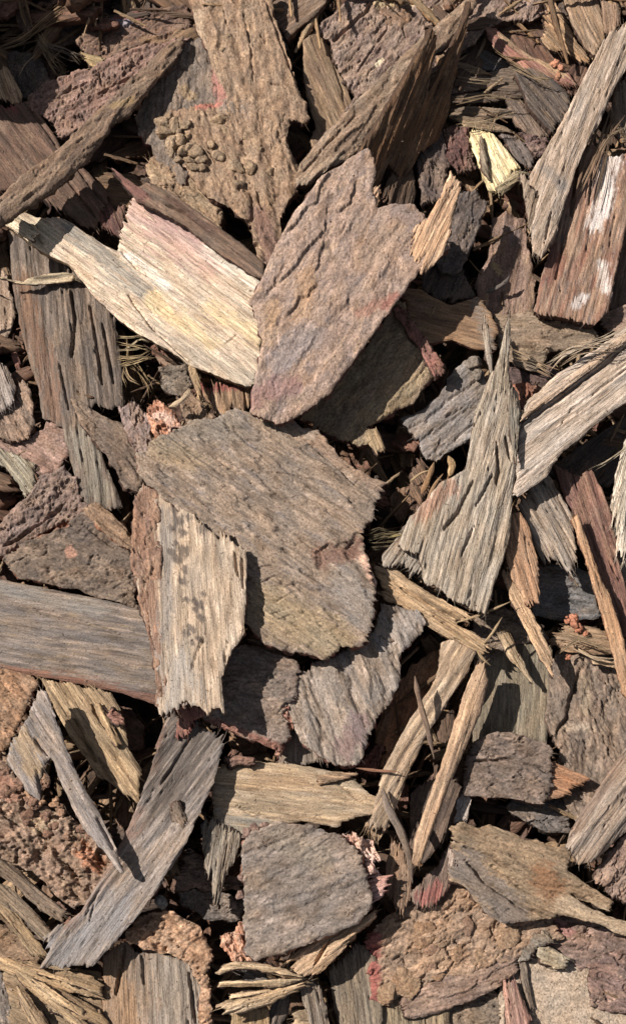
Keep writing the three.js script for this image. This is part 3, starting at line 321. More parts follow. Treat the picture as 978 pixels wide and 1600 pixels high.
// the upper bark slab
W('ridged_bark_slab', 'large pinkish brown ridged bark slab with a tan splintered corner, raised beside the cream wood', barkc, 'plate', '97806f a78e7a 8b7a70 b0947a', -58, 50, [576,228,560,236,532,256,504,272,480,306,458,334,432,382,404,446,388,472,402,500,410,530,400,580,390,642,412,652,432,662,456,654,490,632,516,612,564,546,606,490,654,424,704,384,694,352,664,338,646,318,612,316,592,322,580,300,588,268,584,244], { th: 10, amp: 0.75, rough: 1.1, edge: '7b4a3a', edge2: '54392e', gx: -0.03, gy: -0.02, jag: 2, pat: [[480,430,470,500,16,'b08e6c',0.8],[425,480,420,530,14,'b3926f',0.7],[440,560,480,520,26,'8d8480',0.7],[560,490,600,470,9,'a56e5a',0.5],[600,480,616,462,8,'95584a',0.7],[400,620,450,600,18,'94706a',0.7],[620,330,650,350,16,'8a7c76',0.6],[570,400,620,360,20,'a58a70',0.6]],
  scarps: [[2.6,13,435,442,459,422,476,395,509,358,510,341],[2.6,13,444,365,462,351,479,324,496,317,499,294,520,263],[2.2,11,442,498,464,479,467,464,481,462,496,439],[2.4,11,513,331,530,332,547,317,557,280],[1.6,10,526,489,540,476,548,459],[2,10,489,429,499,415,498,402,509,371],[1.8,8,535,371,547,358,552,346],[1.5,9,410,470,430,440,446,410],[1.5,10,590,440,604,420,612,400],[1.4,9,470,560,486,540,494,520],[1.4,8,600,372,618,358,628,344]],
  cuts: [[3,2.5,450,260,456,300],[3,2.5,545,345,530,370]],
  parts: [['splintered_end', 'fibre', 'c4a27e ad8a68', -64, 50, [642,356,658,344,668,340,690,300,702,268,714,276,722,290,708,336,702,368,692,396,668,416,650,400], { th: 6, jag: 8, label: 'tan splintered end of the slab' }], ['splintered_tip', 'fibre', 'c6a581 b28e6c', -62, 49, [552,318,564,296,580,286,592,292,590,312,576,334,560,332], { th: 5, jag: 6 }], ['broken_tip', 'fibre', 'b98e68 a87a58', 60, 42, [424,644,448,640,446,656,436,664,428,656], { th: 4, jag: 3 }]] });
W('long_strip', 'long rough brown strip rising to the upper right under the dark spikes', chip, 'slab', '88725a 7b6652 968068', -46, 24, [462,276,470,250,512,200,560,150,622,88,680,38,744,-20,744,4,712,60,640,112,602,176,572,214,560,238,520,258,482,288,464,290], { th: 12, arch: 3, gx: -0.1, rough: 1.4, edge: '5d4536', cuts: [[3,3,470,270,520,215,560,176]], pat: [[470,282,530,250,10,'a08a70']] });
W('dark_spike', 'tall dark brown wedge of split wood with twin pointed tips above the upper slab', 'splinter', 'fibre', '6a4a2c 7d5a36 54381f', -68, 24, [562,240,602,176,642,108,678,42,684,58,674,116,668,150,680,130,702,80,724,40,740,-8,730,50,714,106,704,172,684,222,654,244,642,268,626,290,610,250,592,292,576,268], { th: 9, gx: -0.9, gy: -0.6, jag: 4, edge: '4a331f', amp: 1.2 });
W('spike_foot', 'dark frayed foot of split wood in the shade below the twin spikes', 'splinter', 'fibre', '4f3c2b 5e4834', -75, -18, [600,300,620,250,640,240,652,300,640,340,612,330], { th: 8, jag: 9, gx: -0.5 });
// top right
W('split_wood', 'light tan split wood with a shredded lower edge at the top right', 'wood chip', 'fibre', 'b3936c a5845e 8e6e4e', 42, -24, [848,66,852,14,868,2,884,30,898,60,926,94,914,100,888,80,858,76], { th: 8, jag: 9, gx: -0.1 });
W('tan_plank', 'tan plank leaning from the top right edge behind the long grey strip', chip, 'grey', '94795a a3886a 7f6a52', 66, -14, [876,-15,930,-15,940,20,946,64,928,84,914,72,892,34], { th: 9, edge: '5e4636' });
W('tan_plank', 'narrow upright brown plank at the top edge right of the tan plank', chip, 'grey', '9a7d62 8a6e56', 86, -8, [938,-15,966,-15,970,30,958,56,944,50], { th: 9 });
W('red_strip', 'reddish split strip slanting under the cracked slab at the top right', chip, 'fibre', '8d5d50 9e7560 a58763', 40, -24, [758,40,772,42,812,74,852,96,884,110,902,132,872,134,836,116,800,96,780,80,764,60], { th: 8, jag: 5, pat: [[786,56,880,116,7,'b0936c']] });
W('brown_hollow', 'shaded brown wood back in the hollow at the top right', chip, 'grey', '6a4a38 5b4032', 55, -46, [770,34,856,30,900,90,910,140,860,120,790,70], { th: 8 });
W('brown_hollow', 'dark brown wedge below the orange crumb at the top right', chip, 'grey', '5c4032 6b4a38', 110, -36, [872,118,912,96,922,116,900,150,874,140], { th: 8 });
{ const g = new THREE.Group(); g.name = 'orange_crumb'; g.position.copy(at(874,102,-22)); scene.add(g); g.userData = { label: 'orange crumb of fresh wood caught beside the reddish strip', category: 'wood crumb' }; lump(g, 'crumb', 872, 100, -20, 9, 'c98d68 b47552'); lump(g, 'crumb', 870, 118, -24, 6, 'b98560 a57250'); }
for (const [i, a] of [['grey brown horizontal plank with pale edge right of the dark spikes', '7d6b58 6b5b4c 8e7a60', 6, -34, [700,116,722,118,760,112,800,104,832,96,848,118,832,136,800,142,760,136,704,146]], ['frayed tan plank, upper of the stacked planks right of the dark spikes', '9a8464 7d6a54', 10, -30, [706,94,728,98,764,112,752,118,730,112,704,102]], ['dark flat board with a pale top edge under the grey brown plank', '6b5a48 55493c', 3, -38, [694,144,752,142,832,134,820,150,760,158,698,160]], ['lowest ragged plank of the stack right of the dark spikes', '7f6e58 655645', 5, -42, [694,166,740,164,800,170,812,182,760,186,700,182]], ['pale frayed stick slanting above the yellow chip', '97805e 7d6a52', 12, -34, [700,178,740,182,790,196,806,206,770,204,720,196]]].entries())
  W('stacked_plank', a[0], chip, 'fibre', a[1], a[2], a[3], a[4], { th: 9, jag: 6, gx: i % 2 ? 0.1 : -0.05 });
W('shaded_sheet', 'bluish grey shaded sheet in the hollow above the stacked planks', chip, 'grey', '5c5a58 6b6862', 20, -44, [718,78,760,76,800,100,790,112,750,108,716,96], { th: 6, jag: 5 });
W('frayed_block', 'dark grey frayed block leaning between the planks and the long grey strip', chip, 'fibre', '5a5048 6b5f54 7d6a50', 50, -20, [808,116,834,104,862,120,890,146,886,170,866,206,852,196,824,164], { th: 12, jag: 6, gx: -0.2 });
W('frayed_block', 'brown grey slab end between the frayed block and the yellow chip', chip, 'fibre', '6b5a4c 7a6654', 55, -36, [790,150,822,160,860,208,840,220,806,196], { th: 9, jag: 6 });
W('grey_fragment', 'grey fragment beside the yellow chip under the long grey strip', chip, 'slab', '6f6660 5c544e', 60, -40, [780,206,814,208,838,226,834,262,812,252,796,234], { th: 7 });
W('purple_fragment', 'dull purple bark fragment above the lower end of the long grey strip', barkc, 'bark', '6b5450 7a625a', 10, -34, [812,208,852,212,860,236,836,244], { th: 7 });
W('yellow_chip', 'bright pale yellow broken chip lying among dark scraps', chip, 'fibre', 'e6d6a2 dac890', 62, -22, [733,204,750,200,768,204,784,224,802,246,812,258,796,268,776,298,760,292,748,262,738,232], { th: 9, jag: 4, amp: 0.7, edge: 'c2ae78', gx: 0.15, parts: [['sliver', 'fibre', '9b8b70 85765c', 70, -15, [748,212,752,208,762,250,764,278,752,262], { th: 3 }], ['chipped_edge', 'fibre', '7d7258 968a68', -30, -22, [774,296,806,262,818,266,826,270,800,290,784,304], { th: 4, jag: 4 }]] });
W('crumbly_bark', 'dark reddish crumbly bark left of the yellow chip', barkc, 'rough', '5e4038 6d4c42 4c3a34', 80, -34, [684,204,706,194,730,200,736,232,742,262,716,268,690,244], { th: 14, amp: 0.8 });
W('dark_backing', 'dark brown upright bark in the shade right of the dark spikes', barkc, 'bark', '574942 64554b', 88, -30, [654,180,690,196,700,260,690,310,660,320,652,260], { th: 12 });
W('dark_block', 'dark ridged bark block right of the slab with the splintered end', barkc, 'bark', '665a52 574b44 756658', -62, -8, [696,330,706,300,742,298,762,316,752,350,738,384,716,428,692,424,672,404], { th: 22, gx: -0.12, edge: '4a3d36' });
W('dark_block', 'dark frayed lower end of the ridged bark block above the tan hollow wood', barkc, 'fibre', '54473f 625248', -65, -18, [660,420,690,400,722,424,742,460,720,472,690,470,660,452], { th: 10, jag: 8 });
W('brown_bark_plate', 'smooth brown bark plate standing between the dark block and the red-brown plank', barkc, 'slab', '8a6f5e 7d6658 93795f', 98, -34, [770,338,790,330,820,338,826,386,836,440,832,500,772,500,750,470,742,440,762,400], { th: 12, amp: 0.8, pat: [[774,416,780,424,7,'ab9468'],[800,360,806,380,10,'6f6460',0.6]] });
F('curved_twig', 'short dark curved twig lying on the smooth brown bark plate', 'twig', [758,458,-22,776,450,-16,790,440,-12,796,430,-8], 8, '5a5048 7a6e62', { flat: 0.9 });
W('horizontal_plank', 'broad brown plank lying level under the red-brown plank at right', chip, 'slab', '8a7860 7d6c58 97826a', 4, -26, [770,490,830,486,880,494,920,506,938,524,910,546,860,548,838,580,792,562,776,530], { th: 14, cuts: [[3,3,800,540,850,548]] });
W('long_grey_strip', 'long pale grey brown weathered strip at the upper right edge', chip, 'fibre', 'a5937e b3a18c 94836f', 112, 16, [954,48,992,26,992,80,962,132,936,190,912,232,900,262,882,318,866,372,846,404,830,394,834,340,842,302,826,276,846,240,868,206,888,168,912,120,932,82], { th: 10, arch: 3, amp: 0.8, jag: 6, edge: '6b5a4a', pat: [[850,262,880,290,10,'7d7870',0.6]], cuts: [[4,4,862,330,850,380]] });
W('red_brown_plank', 'red-brown split plank with white patches at the right', chip, 'grey', '9a7c64 875f4c a88d74 7d6e66', 103, -2, [886,262,902,236,928,224,960,244,992,236,992,300,968,396,950,486,928,506,880,496,834,486,846,430,868,362,878,310], { th: 18, amp: 1.2, edge: '5a4034', jag: 3, gx: -0.05, pat: [[958,246,930,352,13,'d8cdc0',0.95],[940,412,946,452,8,'cdc2b6',0.9],[898,476,914,464,8,'cfc4b8',0.9],[952,300,944,340,8,'e0d6ca',0.8],[860,430,866,400,16,'77493a',0.7],[896,330,890,390,8,'b39274',0.8],[885,300,893,270,9,'6d4838',0.8]], cuts: [[5,6,902,250,896,300,892,340],[4,4,926,262,920,320],[4,4,868,440,880,380]] });
for (const [l, h] of [['thin brown stalk slanting in front of the red-brown plank', [908,300,14,935,240,4,950,200,-6,962,172,-12]], ['second thin brown stalk crossing beside the long grey strip', [900,296,10,920,230,0,938,190,-10]], ['fine straw lying between grey strip and right edge', [924,282,8,948,220,0,976,180,-8]]]) F('stalk', l, 'stalk', h, 5, '8b6f54 6d563f');
W('board', 'shaded board with cut lines beyond the red-brown plank at the right edge', chip, 'grey', '7a6452 695646', 100, -36, [950,420,992,330,992,480,960,490,944,470], { th: 10 });
W('board', 'flat pinkish board tucked under the right end of the level plank', chip, 'slab', '8f7766 9a8270', 0, -24, [934,490,992,470,992,520,950,516], { th: 9 });
W('wood_fragment', 'grey brown wood fragment at the right edge beside the stalks', chip, 'fibre', '8a7866 766554', 85, -18, [962,130,992,110,992,226,970,222,952,190], { th: 9, jag: 5 });
W('cleft_wood', 'frayed grey wood end left of the red-brown plank below the long strip', chip, 'fibre', '8d7c68 9b8a74', 106, -4, [812,270,832,282,842,330,836,382,826,352,820,310], { th: 7, jag: 5 });
// middle right
W('hollow_wood', 'warm tan hollow wood with a shredded right end below the dark block', chip, 'grey', '8a6b4c 9c7a56 77593f', 14, -14, [626,448,660,456,704,478,742,466,768,490,776,548,742,548,706,532,668,540,640,506], { th: 10, arch: -7, jag: 5, edge: '6b4a36', edge2: '8b5a48', pat: [[740,470,766,540,10,'8a7a68']] });
W('shadowed_plank', 'tan plank lying half in the shadow of the upper slab', chip, 'slab', '93805f 86735a a08c6c', 128, 0, [470,652,520,600,566,548,604,496,622,468,654,520,682,560,692,580,664,600,646,628,600,650,572,664,588,694,560,690,520,680], { th: 10, jag: 5, amp: 0.8, edge: '8e5a4c', edge2: '5e4436', gx: -0.02,
  parts: [['bark_rim', 'bark', '8d5f54 7a4f46', 62, 5, [612,484,624,474,652,510,690,566,694,584,680,588,664,560,640,524], { th: 8, label: 'red bark rim along the right side' }], ['frayed_edge', 'fibre', 'a8916c 927b5a', 70, 0, [560,660,590,672,604,700,588,700,566,690], { th: 4, jag: 7 }]] });
{ const g = W('lichen_plate', 'pale grey lichen-covered bark plate right of the shadowed plank', barkc, 'slab', '8d867d 7b746d 9c958c', 140, -24, [624,654,648,646,686,618,700,590,726,560,742,556,764,600,768,640,742,684,716,694,682,720,664,712,646,676], { th: 12, amp: 1.3, edge: '55463c', pat: [[732,560,750,610,12,'7f7466']] }); lump(g, 'bark_lump', 740, 566, -20, 12, '8d8070 756a5c'); lump(g, 'bark_lump', 746, 586, -20, 10, '867a6a 736858'); }
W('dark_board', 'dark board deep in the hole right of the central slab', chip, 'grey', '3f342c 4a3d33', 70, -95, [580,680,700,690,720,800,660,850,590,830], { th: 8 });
for (const [l, h, w, c] of [['tan stick standing in the hole below the lichen plate', [658,772,-30,668,750,-22,678,722,-14], 10, 'a07c54 8a6844'], ['short yellow splinter between two sticks below the lichen plate', [702,744,-20,706,728,-16,700,712,-10], 12, 'c8a878 b08e60'], ['fine fibre crossing the hole below the lichen plate', [640,752,-34,656,740,-30,672,734,-26], 4, 'b89b70'], ['fine broken fibre leaning on the side of the hole', [664,790,-36,680,756,-26,692,740,-20], 6, '9c7a54']]) F('splinter', l, 'splinter', h, w, c);
W('wood_scrap', 'brown scrap on the side of the hole below the lichen plate', chip, 'fibre', '7d6046 6b5240', 60, -44, [640,728,664,722,672,760,656,786,640,770], { th: 7, jag: 6 });
W('beam', 'large pale grey weathered beam slanting in from the right edge', chip, 'fibre', 'a99c8b b7aa98 9a8d7d', -37, 22, [992,556,992,616,930,662,872,712,856,742,812,772,800,768,806,722,814,660,822,626,870,584,930,545,978,510,992,498], { th: 16, amp: 0.7, jag: 5, edge: '5e5046', gx: 0.03, cuts: [[6,5,826,656,880,618,940,572,990,530],[3,3,880,650,940,606,985,570],[3,3,900,600,960,560]], pat: [[830,640,980,524,9,'c3ae93',0.8]],
  parts: [['split_strip', 'fibre', 'bba58c a8937b', -38, 28, [814,656,826,630,880,590,930,556,992,508,992,522,950,556,900,594,850,630,826,650], { th: 6, jag: 5, label: 'cream strip split from the upper edge' }]] });
bundle('fibre_bundle', 'bundle of cream shredded fibres across the upper end of the large beam', 'wood fibres', [[[858,576,26,884,548,36,922,538,40,985,530,36], 8, 'd2bd9e b9a182'], [[862,564,26,894,544,38,940,540,40,988,538,34], 7, 'c4ac8a d8c4a4'], [[872,572,28,906,552,36,950,548,38,988,546,32], 6, 'b8a080'], [[880,556,30,926,534,42,986,516,38], 7, 'cdb696'], [[850,570,22,880,554,32,910,548,34], 4, 'c8b494'], [[890,546,34,940,530,42,990,504,40], 8, 'bfa888 d4be9e']]);
bundle('fibre_bundle', 'thin frayed fibres reaching left from under the large beam', 'wood fibres', [[[800,556,-6,840,572,0,872,586,8], 10, 'c0a47e a88c68'], [[796,544,-10,830,560,-4,862,576,4], 6, 'b89c78'], [[812,572,-8,846,582,-2,870,592,6], 5, 'ab8f6c']]);
W('orange_scrap', 'orange brown scrap in the gap between pronged grey plate and beam', chip, 'bark', '9a6146 86523c', 70, -28, [800,600,836,596,850,616,830,640,806,640], { th: 8 });
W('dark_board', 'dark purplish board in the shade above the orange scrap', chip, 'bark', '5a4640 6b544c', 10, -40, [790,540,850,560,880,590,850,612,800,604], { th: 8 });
W('splintered_plate', 'large pale grey splintered plate with two upright prongs at right', chip, 'fibre', '998e7b a79c88 887e6c', 105, 26, [760,600,770,578,790,582,800,600,809,614,815,652,809,700,806,740,800,780,799,830,790,862,775,905,762,952,740,948,700,932,664,908,654,862,622,852,640,806,690,752,728,732,734,690,740,650], { th: 11, amp: 0.95, jag: 4, edge: '6b5746', gx: -0.05, arch: 3, cuts: [[5,6,776,690,780,736,774,760],[5,5,790,680,798,720],[5,5,740,750,716,800,690,830],[4,5,770,740,744,790],[4,4,742,820,720,870]], pat: [[660,800,700,760,14,'a5775c',0.7]],
  parts: [['prong', 'fibre', '9a907c 8a806c', 96, 30, [762,606,774,574,780,556,790,510,796,488,797,530,794,580,800,606,790,640,764,640], { th: 7, jag: 5, gy: -0.2 }], ['prong', 'fibre', '958a78 83796a', 84, 22, [756,488,764,520,770,566,768,586,760,560,754,520], { th: 5, jag: 4 }], ['side_sliver', 'fibre', '8f8672 7d7564', 92, 31, [792,604,800,598,812,640,808,700,806,732,798,690,794,640], { th: 4, jag: 6 }]] });
W('splintered_wing', 'frayed grey wing left of the pronged grey plate', chip, 'fibre', '8f8676 9d9382', 125, 12, [592,874,610,852,640,812,662,806,684,800,678,850,664,890,640,884,616,884], { th: 7, jag: 9, edge: '5a4a3e' });
bundle('frayed_fibres', 'tuft of olive fibres sticking out beside the central slab', 'wood fibres', [[[572,850,18,600,842,12,640,838,6], 11, '77684a 8d7c58'], [[570,842,18,604,834,14,648,836,8], 8, '8b7a54'], [[574,856,16,604,854,10,632,858,4], 8, '6f6146'], [[572,834,20,592,826,16,614,830,10], 6, '7d6d4c'], [[600,840,14,630,834,10,664,838,6], 6, 'cdb878']]);
W('fibrous_flap', 'grey fibrous flap hanging below the large beam', chip, 'fibre', '8c8070 9a8e7d', 62, -2, [812,790,822,764,850,728,864,752,892,802,900,880,890,892,868,872,846,872,834,850], { th: 9, jag: 8, edge: '5b4a3e' });
W('red_wood', 'reddish fibrous plank standing under the beam at the right', chip, 'fibre', '7d5548 8f6a54 6b463c', 72, -12, [866,726,888,738,924,732,952,790,962,850,980,930,980,1000,962,990,938,900,914,850,886,790], { th: 12, jag: 6, edge: '4c332b' });
W('long_splinter', 'long thin tan splinter running down the right side over the reddish plank', 'splinter', 'grey', 'b48d66 a27c58', 76, 8, [892,812,902,800,912,830,934,890,952,930,972,990,986,1050,992,1110,972,1080,960,1030,946,980,926,914,910,860], { th: 8, jag: 3, edge: '8a6244' });
W('white_fibre', 'frayed white wood fibre at the right edge above the blue-grey board', 'splinter', 'fibre', 'd6cdb9 c2b79f', 100, -8, [992,660,976,690,962,740,954,790,964,840,960,872,980,870,992,840], { th: 7, jag: 10, amp: 1.4 });
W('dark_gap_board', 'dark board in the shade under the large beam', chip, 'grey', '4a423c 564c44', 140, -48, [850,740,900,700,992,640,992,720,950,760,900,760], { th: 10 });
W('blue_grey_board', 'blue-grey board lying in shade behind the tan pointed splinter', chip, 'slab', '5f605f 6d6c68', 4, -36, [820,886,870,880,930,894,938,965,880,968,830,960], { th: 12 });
W('blue_grey_board', 'grey board at the right edge right of the long thin splinter', chip, 'slab', '76716a 837c72', 10, -34, [950,860,992,850,992,968,950,962], { th: 10 });
W('tan_splinter', 'tan pointed splinter hanging from the pronged grey plate', 'splinter', 'grey', 'b58a63 a67d5a 94785e', 72, 10, [796,806,812,800,828,826,840,880,843,942,826,950,800,906,790,870], { th: 8, jag: 4, edge: '7a5540', parts: [['blade', 'fibre', 'c5a47c b08e68', 62, 6, [784,894,794,890,816,930,844,980,862,1020,866,1062,848,1036,822,986,800,940], { th: 6, jag: 4, label: 'pale pointed lower blade' }]] });
W('pale_shard', 'short pale blade pointing down below the tan splinters', 'splinter', 'fibre', 'b39c78 9d8866', 62, -14, [776,990,796,986,806,1010,826,1050,834,1070,818,1052,796,1030], { th: 5, jag: 3 });
// lower right
W('shaded_board', 'greenish board standing upright, shaded at its left, below the splinters', chip, 'grey', '8a7f66 7b715c', 92, -40, [742,1020,790,1000,862,1010,862,1090,854,1160,800,1156,740,1168,736,1090], { th: 12, amp: 0.7 });
W('broad_bark', 'broad cracked grey brown bark sheet at the lower right edge', barkc, 'bark', '84725f 776657 917d68', 80, -34, [860,1040,880,1004,930,1000,992,1010,992,1200,950,1250,906,1290,868,1232,872,1170,852,1120], { th: 12, cuts: [[5,6,906,1046,892,1090,886,1120,868,1150]], pat: [[886,1136,926,1138,6,'a3917a'],[912,1060,916,1110,7,'94836a']], amp: 1.1 });
W('knotty_scrap', 'tan knotty scrap with frayed strands above the broad bark sheet', chip, 'fibre', '9a8060 8a7054', 8, -22, [860,990,890,972,930,980,980,1000,976,1022,920,1022,876,1016], { th: 9, jag: 6, parts: [['strand', 'fibre', 'c0a680', 10, -12, [900,1008,930,1026,970,1038,968,1044,926,1036], { th: 3 }]] });
{ const g = new THREE.Group(); g.name = 'orange_crumb'; g.position.copy(at(898,976,-20)); scene.add(g); g.userData = { label: 'small orange crumbs below the blue-grey board', category: 'wood crumb' }; for (const [x, y, r] of [[896,972,9],[904,982,7],[884,968,6],[916,990,5],[888,1028,5]]) lump(g, 'crumb', x, y, -18, r, 'b97c58 9c6044'); }
W('bark_block', 'thick rectangular dark bark block left of the orange tip', barkc, 'bark', '6f6155 7d6c5e 62564c', 14, -8, [732,1168,752,1154,774,1142,810,1146,858,1164,862,1200,860,1230,844,1256,790,1246,722,1242,726,1206], { th: 26, edge: '6b4a3c', cuts: [[4,5,738,1190,790,1186,830,1196,862,1208]], parts: [['orange_end', 'grey', 'b5835a a06f4a', 20, -16, [848,1200,866,1192,920,1214,900,1228,884,1244,842,1250], { th: 7, jag: 6, label: 'orange split tip' }]] });
W('grey_ledge', 'dark grey stony bark ledge under the rectangular block', barkc, 'bark', '66605a 756d64', 10, -42, [800,1236,880,1236,900,1250,890,1300,850,1300,790,1262], { th: 12 });
W('split_log', 'grey split log with long fibres at the lower right edge', chip, 'fibre', '8f8070 9d8d7a 7f705f', 126, 6, [992,1150,992,1290,964,1310,930,1342,904,1350,884,1320,900,1282,940,1222,978,1168], { th: 20, arch: 6, amp: 1.1, edge: '5b4638', pat: [[900,1290,970,1180,8,'7d6450',0.7]] });
W('purple_bark', 'purplish brown bark wedge below the grey split log', barkc, 'bark', '80695c 8f7666', 130, -8, [992,1290,992,1420,960,1402,930,1370,942,1340], { th: 12 });
W('forked_plank', 'broad tan plank with a forked right end and a grey lower side', chip, 'slab', '9c8160 8c7557 a88f6c', 22, -2, [700,1292,722,1282,740,1292,764,1288,830,1312,884,1326,892,1334,888,1360,906,1376,936,1394,964,1410,950,1422,920,1408,892,1396,900,1404,940,1426,992,1444,992,1470,930,1442,880,1430,820,1438,782,1442,744,1414,720,1384,700,1374,712,1340], { th: 14, amp: 1.1, jag: 6, edge: '5e4534', pat: [[722,1350,800,1430,26,'766c62',0.85],[850,1370,862,1390,20,'8d6440',0.8],[880,1410,985,1452,14,'b39e80',0.8]], cuts: [[5,6,726,1342,760,1380,820,1420,860,1434],[4,5,722,1320,760,1336,800,1358],[3,3,766,1350,820,1390],[5,5,892,1396,930,1410]] });
W('tan_stick', 'stout tan stick leaning beside the upright greenish board', chip, 'grey', 'ad8f6e 9d8064 b89c7a', 108, 12, [744,1036,756,1034,764,1060,752,1110,726,1170,696,1240,676,1296,654,1350,642,1346,648,1310,664,1262,690,1190,716,1110,732,1060], { th: 14, arch: 3, jag: 4, edge: '6b4c38', amp: 0.8 });
W('grey_stick', 'paler flat stick left of the stout tan stick', chip, 'grey', 'a99274 98836a b7a080', 122, 2, [690,1002,730,996,744,1016,726,1058,700,1096,672,1140,642,1198,604,1296,576,1292,596,1206,640,1124,680,1062], { th: 10, arch: 2, jag: 4, edge: '6b5240' });
F('thin_stick', 'thin dark stick leaning across the paler flat stick', 'twig', [648,1056,26,654,1090,22,668,1140,14,678,1186,8], 8, '6b5646 8b735c', { flat: 0.8 });
F('thin_straw', 'fine reddish straw beside the light wood block', 'twig', [556,1200,2,590,1204,6,622,1206,10], 4, '8b6248');
F('curved_twig', 'curved grey twig hanging below the paler flat stick', 'twig', [598,1232,8,606,1262,14,618,1284,16,630,1310,14,640,1342,6,644,1380,-6], 12, '6f6052 8b7864', { flat: 0.8 });
W('orange_pocket', 'orange brown wood in the pocket left of the paler flat stick', chip, 'slab', '9a6f4c ac8058', 110, -44, [590,1130,640,1040,690,1010,706,1040,660,1120,610,1200,580,1190], { th: 8 });
W('red_shard', 'rusty red shard at the bottom of the orange pocket', chip, 'bark', '8a5240 78463a', 120, -34, [560,1190,590,1160,600,1170,588,1210,560,1206], { th: 8 });
W('yellow_split_wood', 'yellow tan split wood with frayed end below the pronged grey plate', chip, 'fibre', 'b79c76 a68a64 8d7456', 32, 6, [584,886,612,882,640,906,676,930,722,954,740,962,706,972,744,990,766,1012,752,1020,690,990,650,966,624,942,598,936], { th: 9, jag: 7, amp: 1.3, edge: '77573c', cuts: [[4,5,626,918,680,950,720,966]] });
for (const [l, h, w] of [['long fine straw poking right from the yellow split wood', [708,974,8,750,960,14,802,938,16], 4], ['short tan straw pointing up right of the yellow split wood', [752,1010,4,768,990,12,784,964,18], 4], ['curled straw under the yellow split wood', [700,980,4,730,1004,6,764,1020,4], 4], ['dark straw crossing the frayed end of the yellow split wood', [742,1000,6,750,1024,2,766,1040,-4], 5]]) F('straw', l, 'straw', h, w, 'b59a72 9a7f5a');
W('brown_scrap', 'grey brown scrap between the yellow split wood and the short blade', chip, 'bark', '766859 867664', 20, -36, [742,960,790,950,830,960,860,1000,800,1006,756,1040,730,1020], { th: 10 });
W('white_grey_chip', 'small white-grey chip under the corner of the forked plank', chip, 'slab', 'b4ada4 9c958c', 108, -18, [716,1246,728,1240,736,1244,730,1280,712,1284], { th: 8, gx: -0.2 });
{ const g = W('red_stump', 'red splintered stump below the stout tan stick', chip, 'fibre', '7d6656 8f7866 705546', 100, -12, [640,1400,652,1380,684,1352,700,1320,714,1300,718,1330,712,1370,700,1396,676,1418,656,1416], { th: 12, jag: 6, pat: [[700,1310,708,1360,8,'b3a190'],[664,1404,684,1392,12,'96594e']] }); }
W('dim_wood', 'dim brown wood behind the foot of the stout tan stick', chip, 'grey', '5d4c40 6d5a4a', 110, -36, [640,1240,700,1200,724,1240,700,1310,660,1350,640,1320], { th: 9 });
W('fibrous_tuft', 'brown shredded tuft hanging below the curved grey twig', chip, 'fibre', '7d6048 8f7358', 96, -14, [610,1330,632,1322,644,1360,640,1410,626,1424,606,1400,602,1360], { th: 8, jag: 10 });
// centre
W('weathered_slab', 'very large grey tan weathered slab at the centre of the pile', barkc, 'slab', '8c7c6a 827362 9a8976 7a7169', 34, 30, [216,706,236,690,262,676,300,656,340,650,368,638,404,648,430,656,452,650,474,668,498,672,530,710,556,730,572,742,604,752,598,770,582,792,584,812,566,834,574,852,570,872,588,906,582,930,586,984,568,1006,532,1010,508,1032,480,1020,440,1018,408,1002,384,972,372,900,360,850,320,830,270,790,240,764,214,736], { th: 14, amp: 1.2, jag: 4, rough: 2, gx: -0.02, edge: '85503f', edge2: '5b3f32', pat: [[505,870,545,862,18,'80604e',0.9],[548,862,560,846,9,'7a5a4a'],[566,872,584,910,6,'d0a88c'],[500,690,590,752,14,'9b7e64',0.7],[260,680,360,660,26,'867e70',0.6],[400,940,520,1000,34,'a08c68',0.7],[540,910,570,960,24,'8d867c',0.7],[250,700,300,720,20,'a08a68',0.6]], cuts: [[3.5,3,440,856,470,878,496,894],[3,2.5,470,680,530,730,560,762],[4,4,386,750,396,758],[3,2,362,720,368,742],[2.5,2,500,892,502,860,512,850,540,858,552,846,562,836],[2.5,2,404,912,430,900,446,916,470,910],[2.5,2,396,890,420,884,440,888],[2.5,1.8,430,970,452,960,470,968],[3,2.5,560,790,520,760,470,742,420,736],[2.5,2,290,700,340,716,380,744],[3,2,400,930,430,940,450,930],[3,2,420,960,446,952]],
  dips: [[2.2,510,872,548,864,19],[2.2,548,864,560,842,9],[1.2,420,930,470,950,26]],
  parts: [['raw_edge', 'fibre', 'd9b69c c49a80', 80, 22, [564,862,572,862,580,890,588,910,584,940,576,930,576,904], { th: 4, jag: 2, label: 'raw pink broken edge on the right' }]] });
W('orange_crumb', 'orange and pink crumbly wood at the top left corner of the central slab', 'wood crumb', 'rough', 'bd8a6a a87050 c99c7e', 70, 8, [230,634,244,626,266,642,276,652,286,668,272,676,258,688,246,704,236,700,240,680,232,660], { th: 14, amp: 0.9, jag: 4, rough: 2.2, edge: 'a56c4a', gx: 0.1, pat: [[246,650,266,656,9,'d6b29a',0.9],[268,672,280,668,6,'cfa892',0.8]], s: 0.8 });
W('forked_twig_piece', 'grey mottled scrap above the orange crumbs by the cream wood', chip, 'bark', '857765 756857', 20, -16, [250,572,292,566,300,600,282,620,256,612], { th: 10 });
W('rounded_bark', 'brown rounded bark knob at the top of the central slab', barkc, 'bark', '7d6650 8a7158', 50, 8, [278,622,296,606,322,640,340,652,310,664,290,660], { th: 12 });
F('forked_root', 'pale forked root above the central slab', 'twig', [264,636,24,280,628,28,292,616,28,296,606,22], 8, 'c0aa8a a8926f');
W('torn_lip', 'tan torn lip hanging in the gap between cream wood and central slab', chip, 'fibre', '9a7f60 86694e', 80, -4, [300,600,330,596,390,604,388,640,372,650,362,624,346,668,330,630], { th: 6, jag: 8, pat: [[320,604,380,602,8,'8d4a40']] });
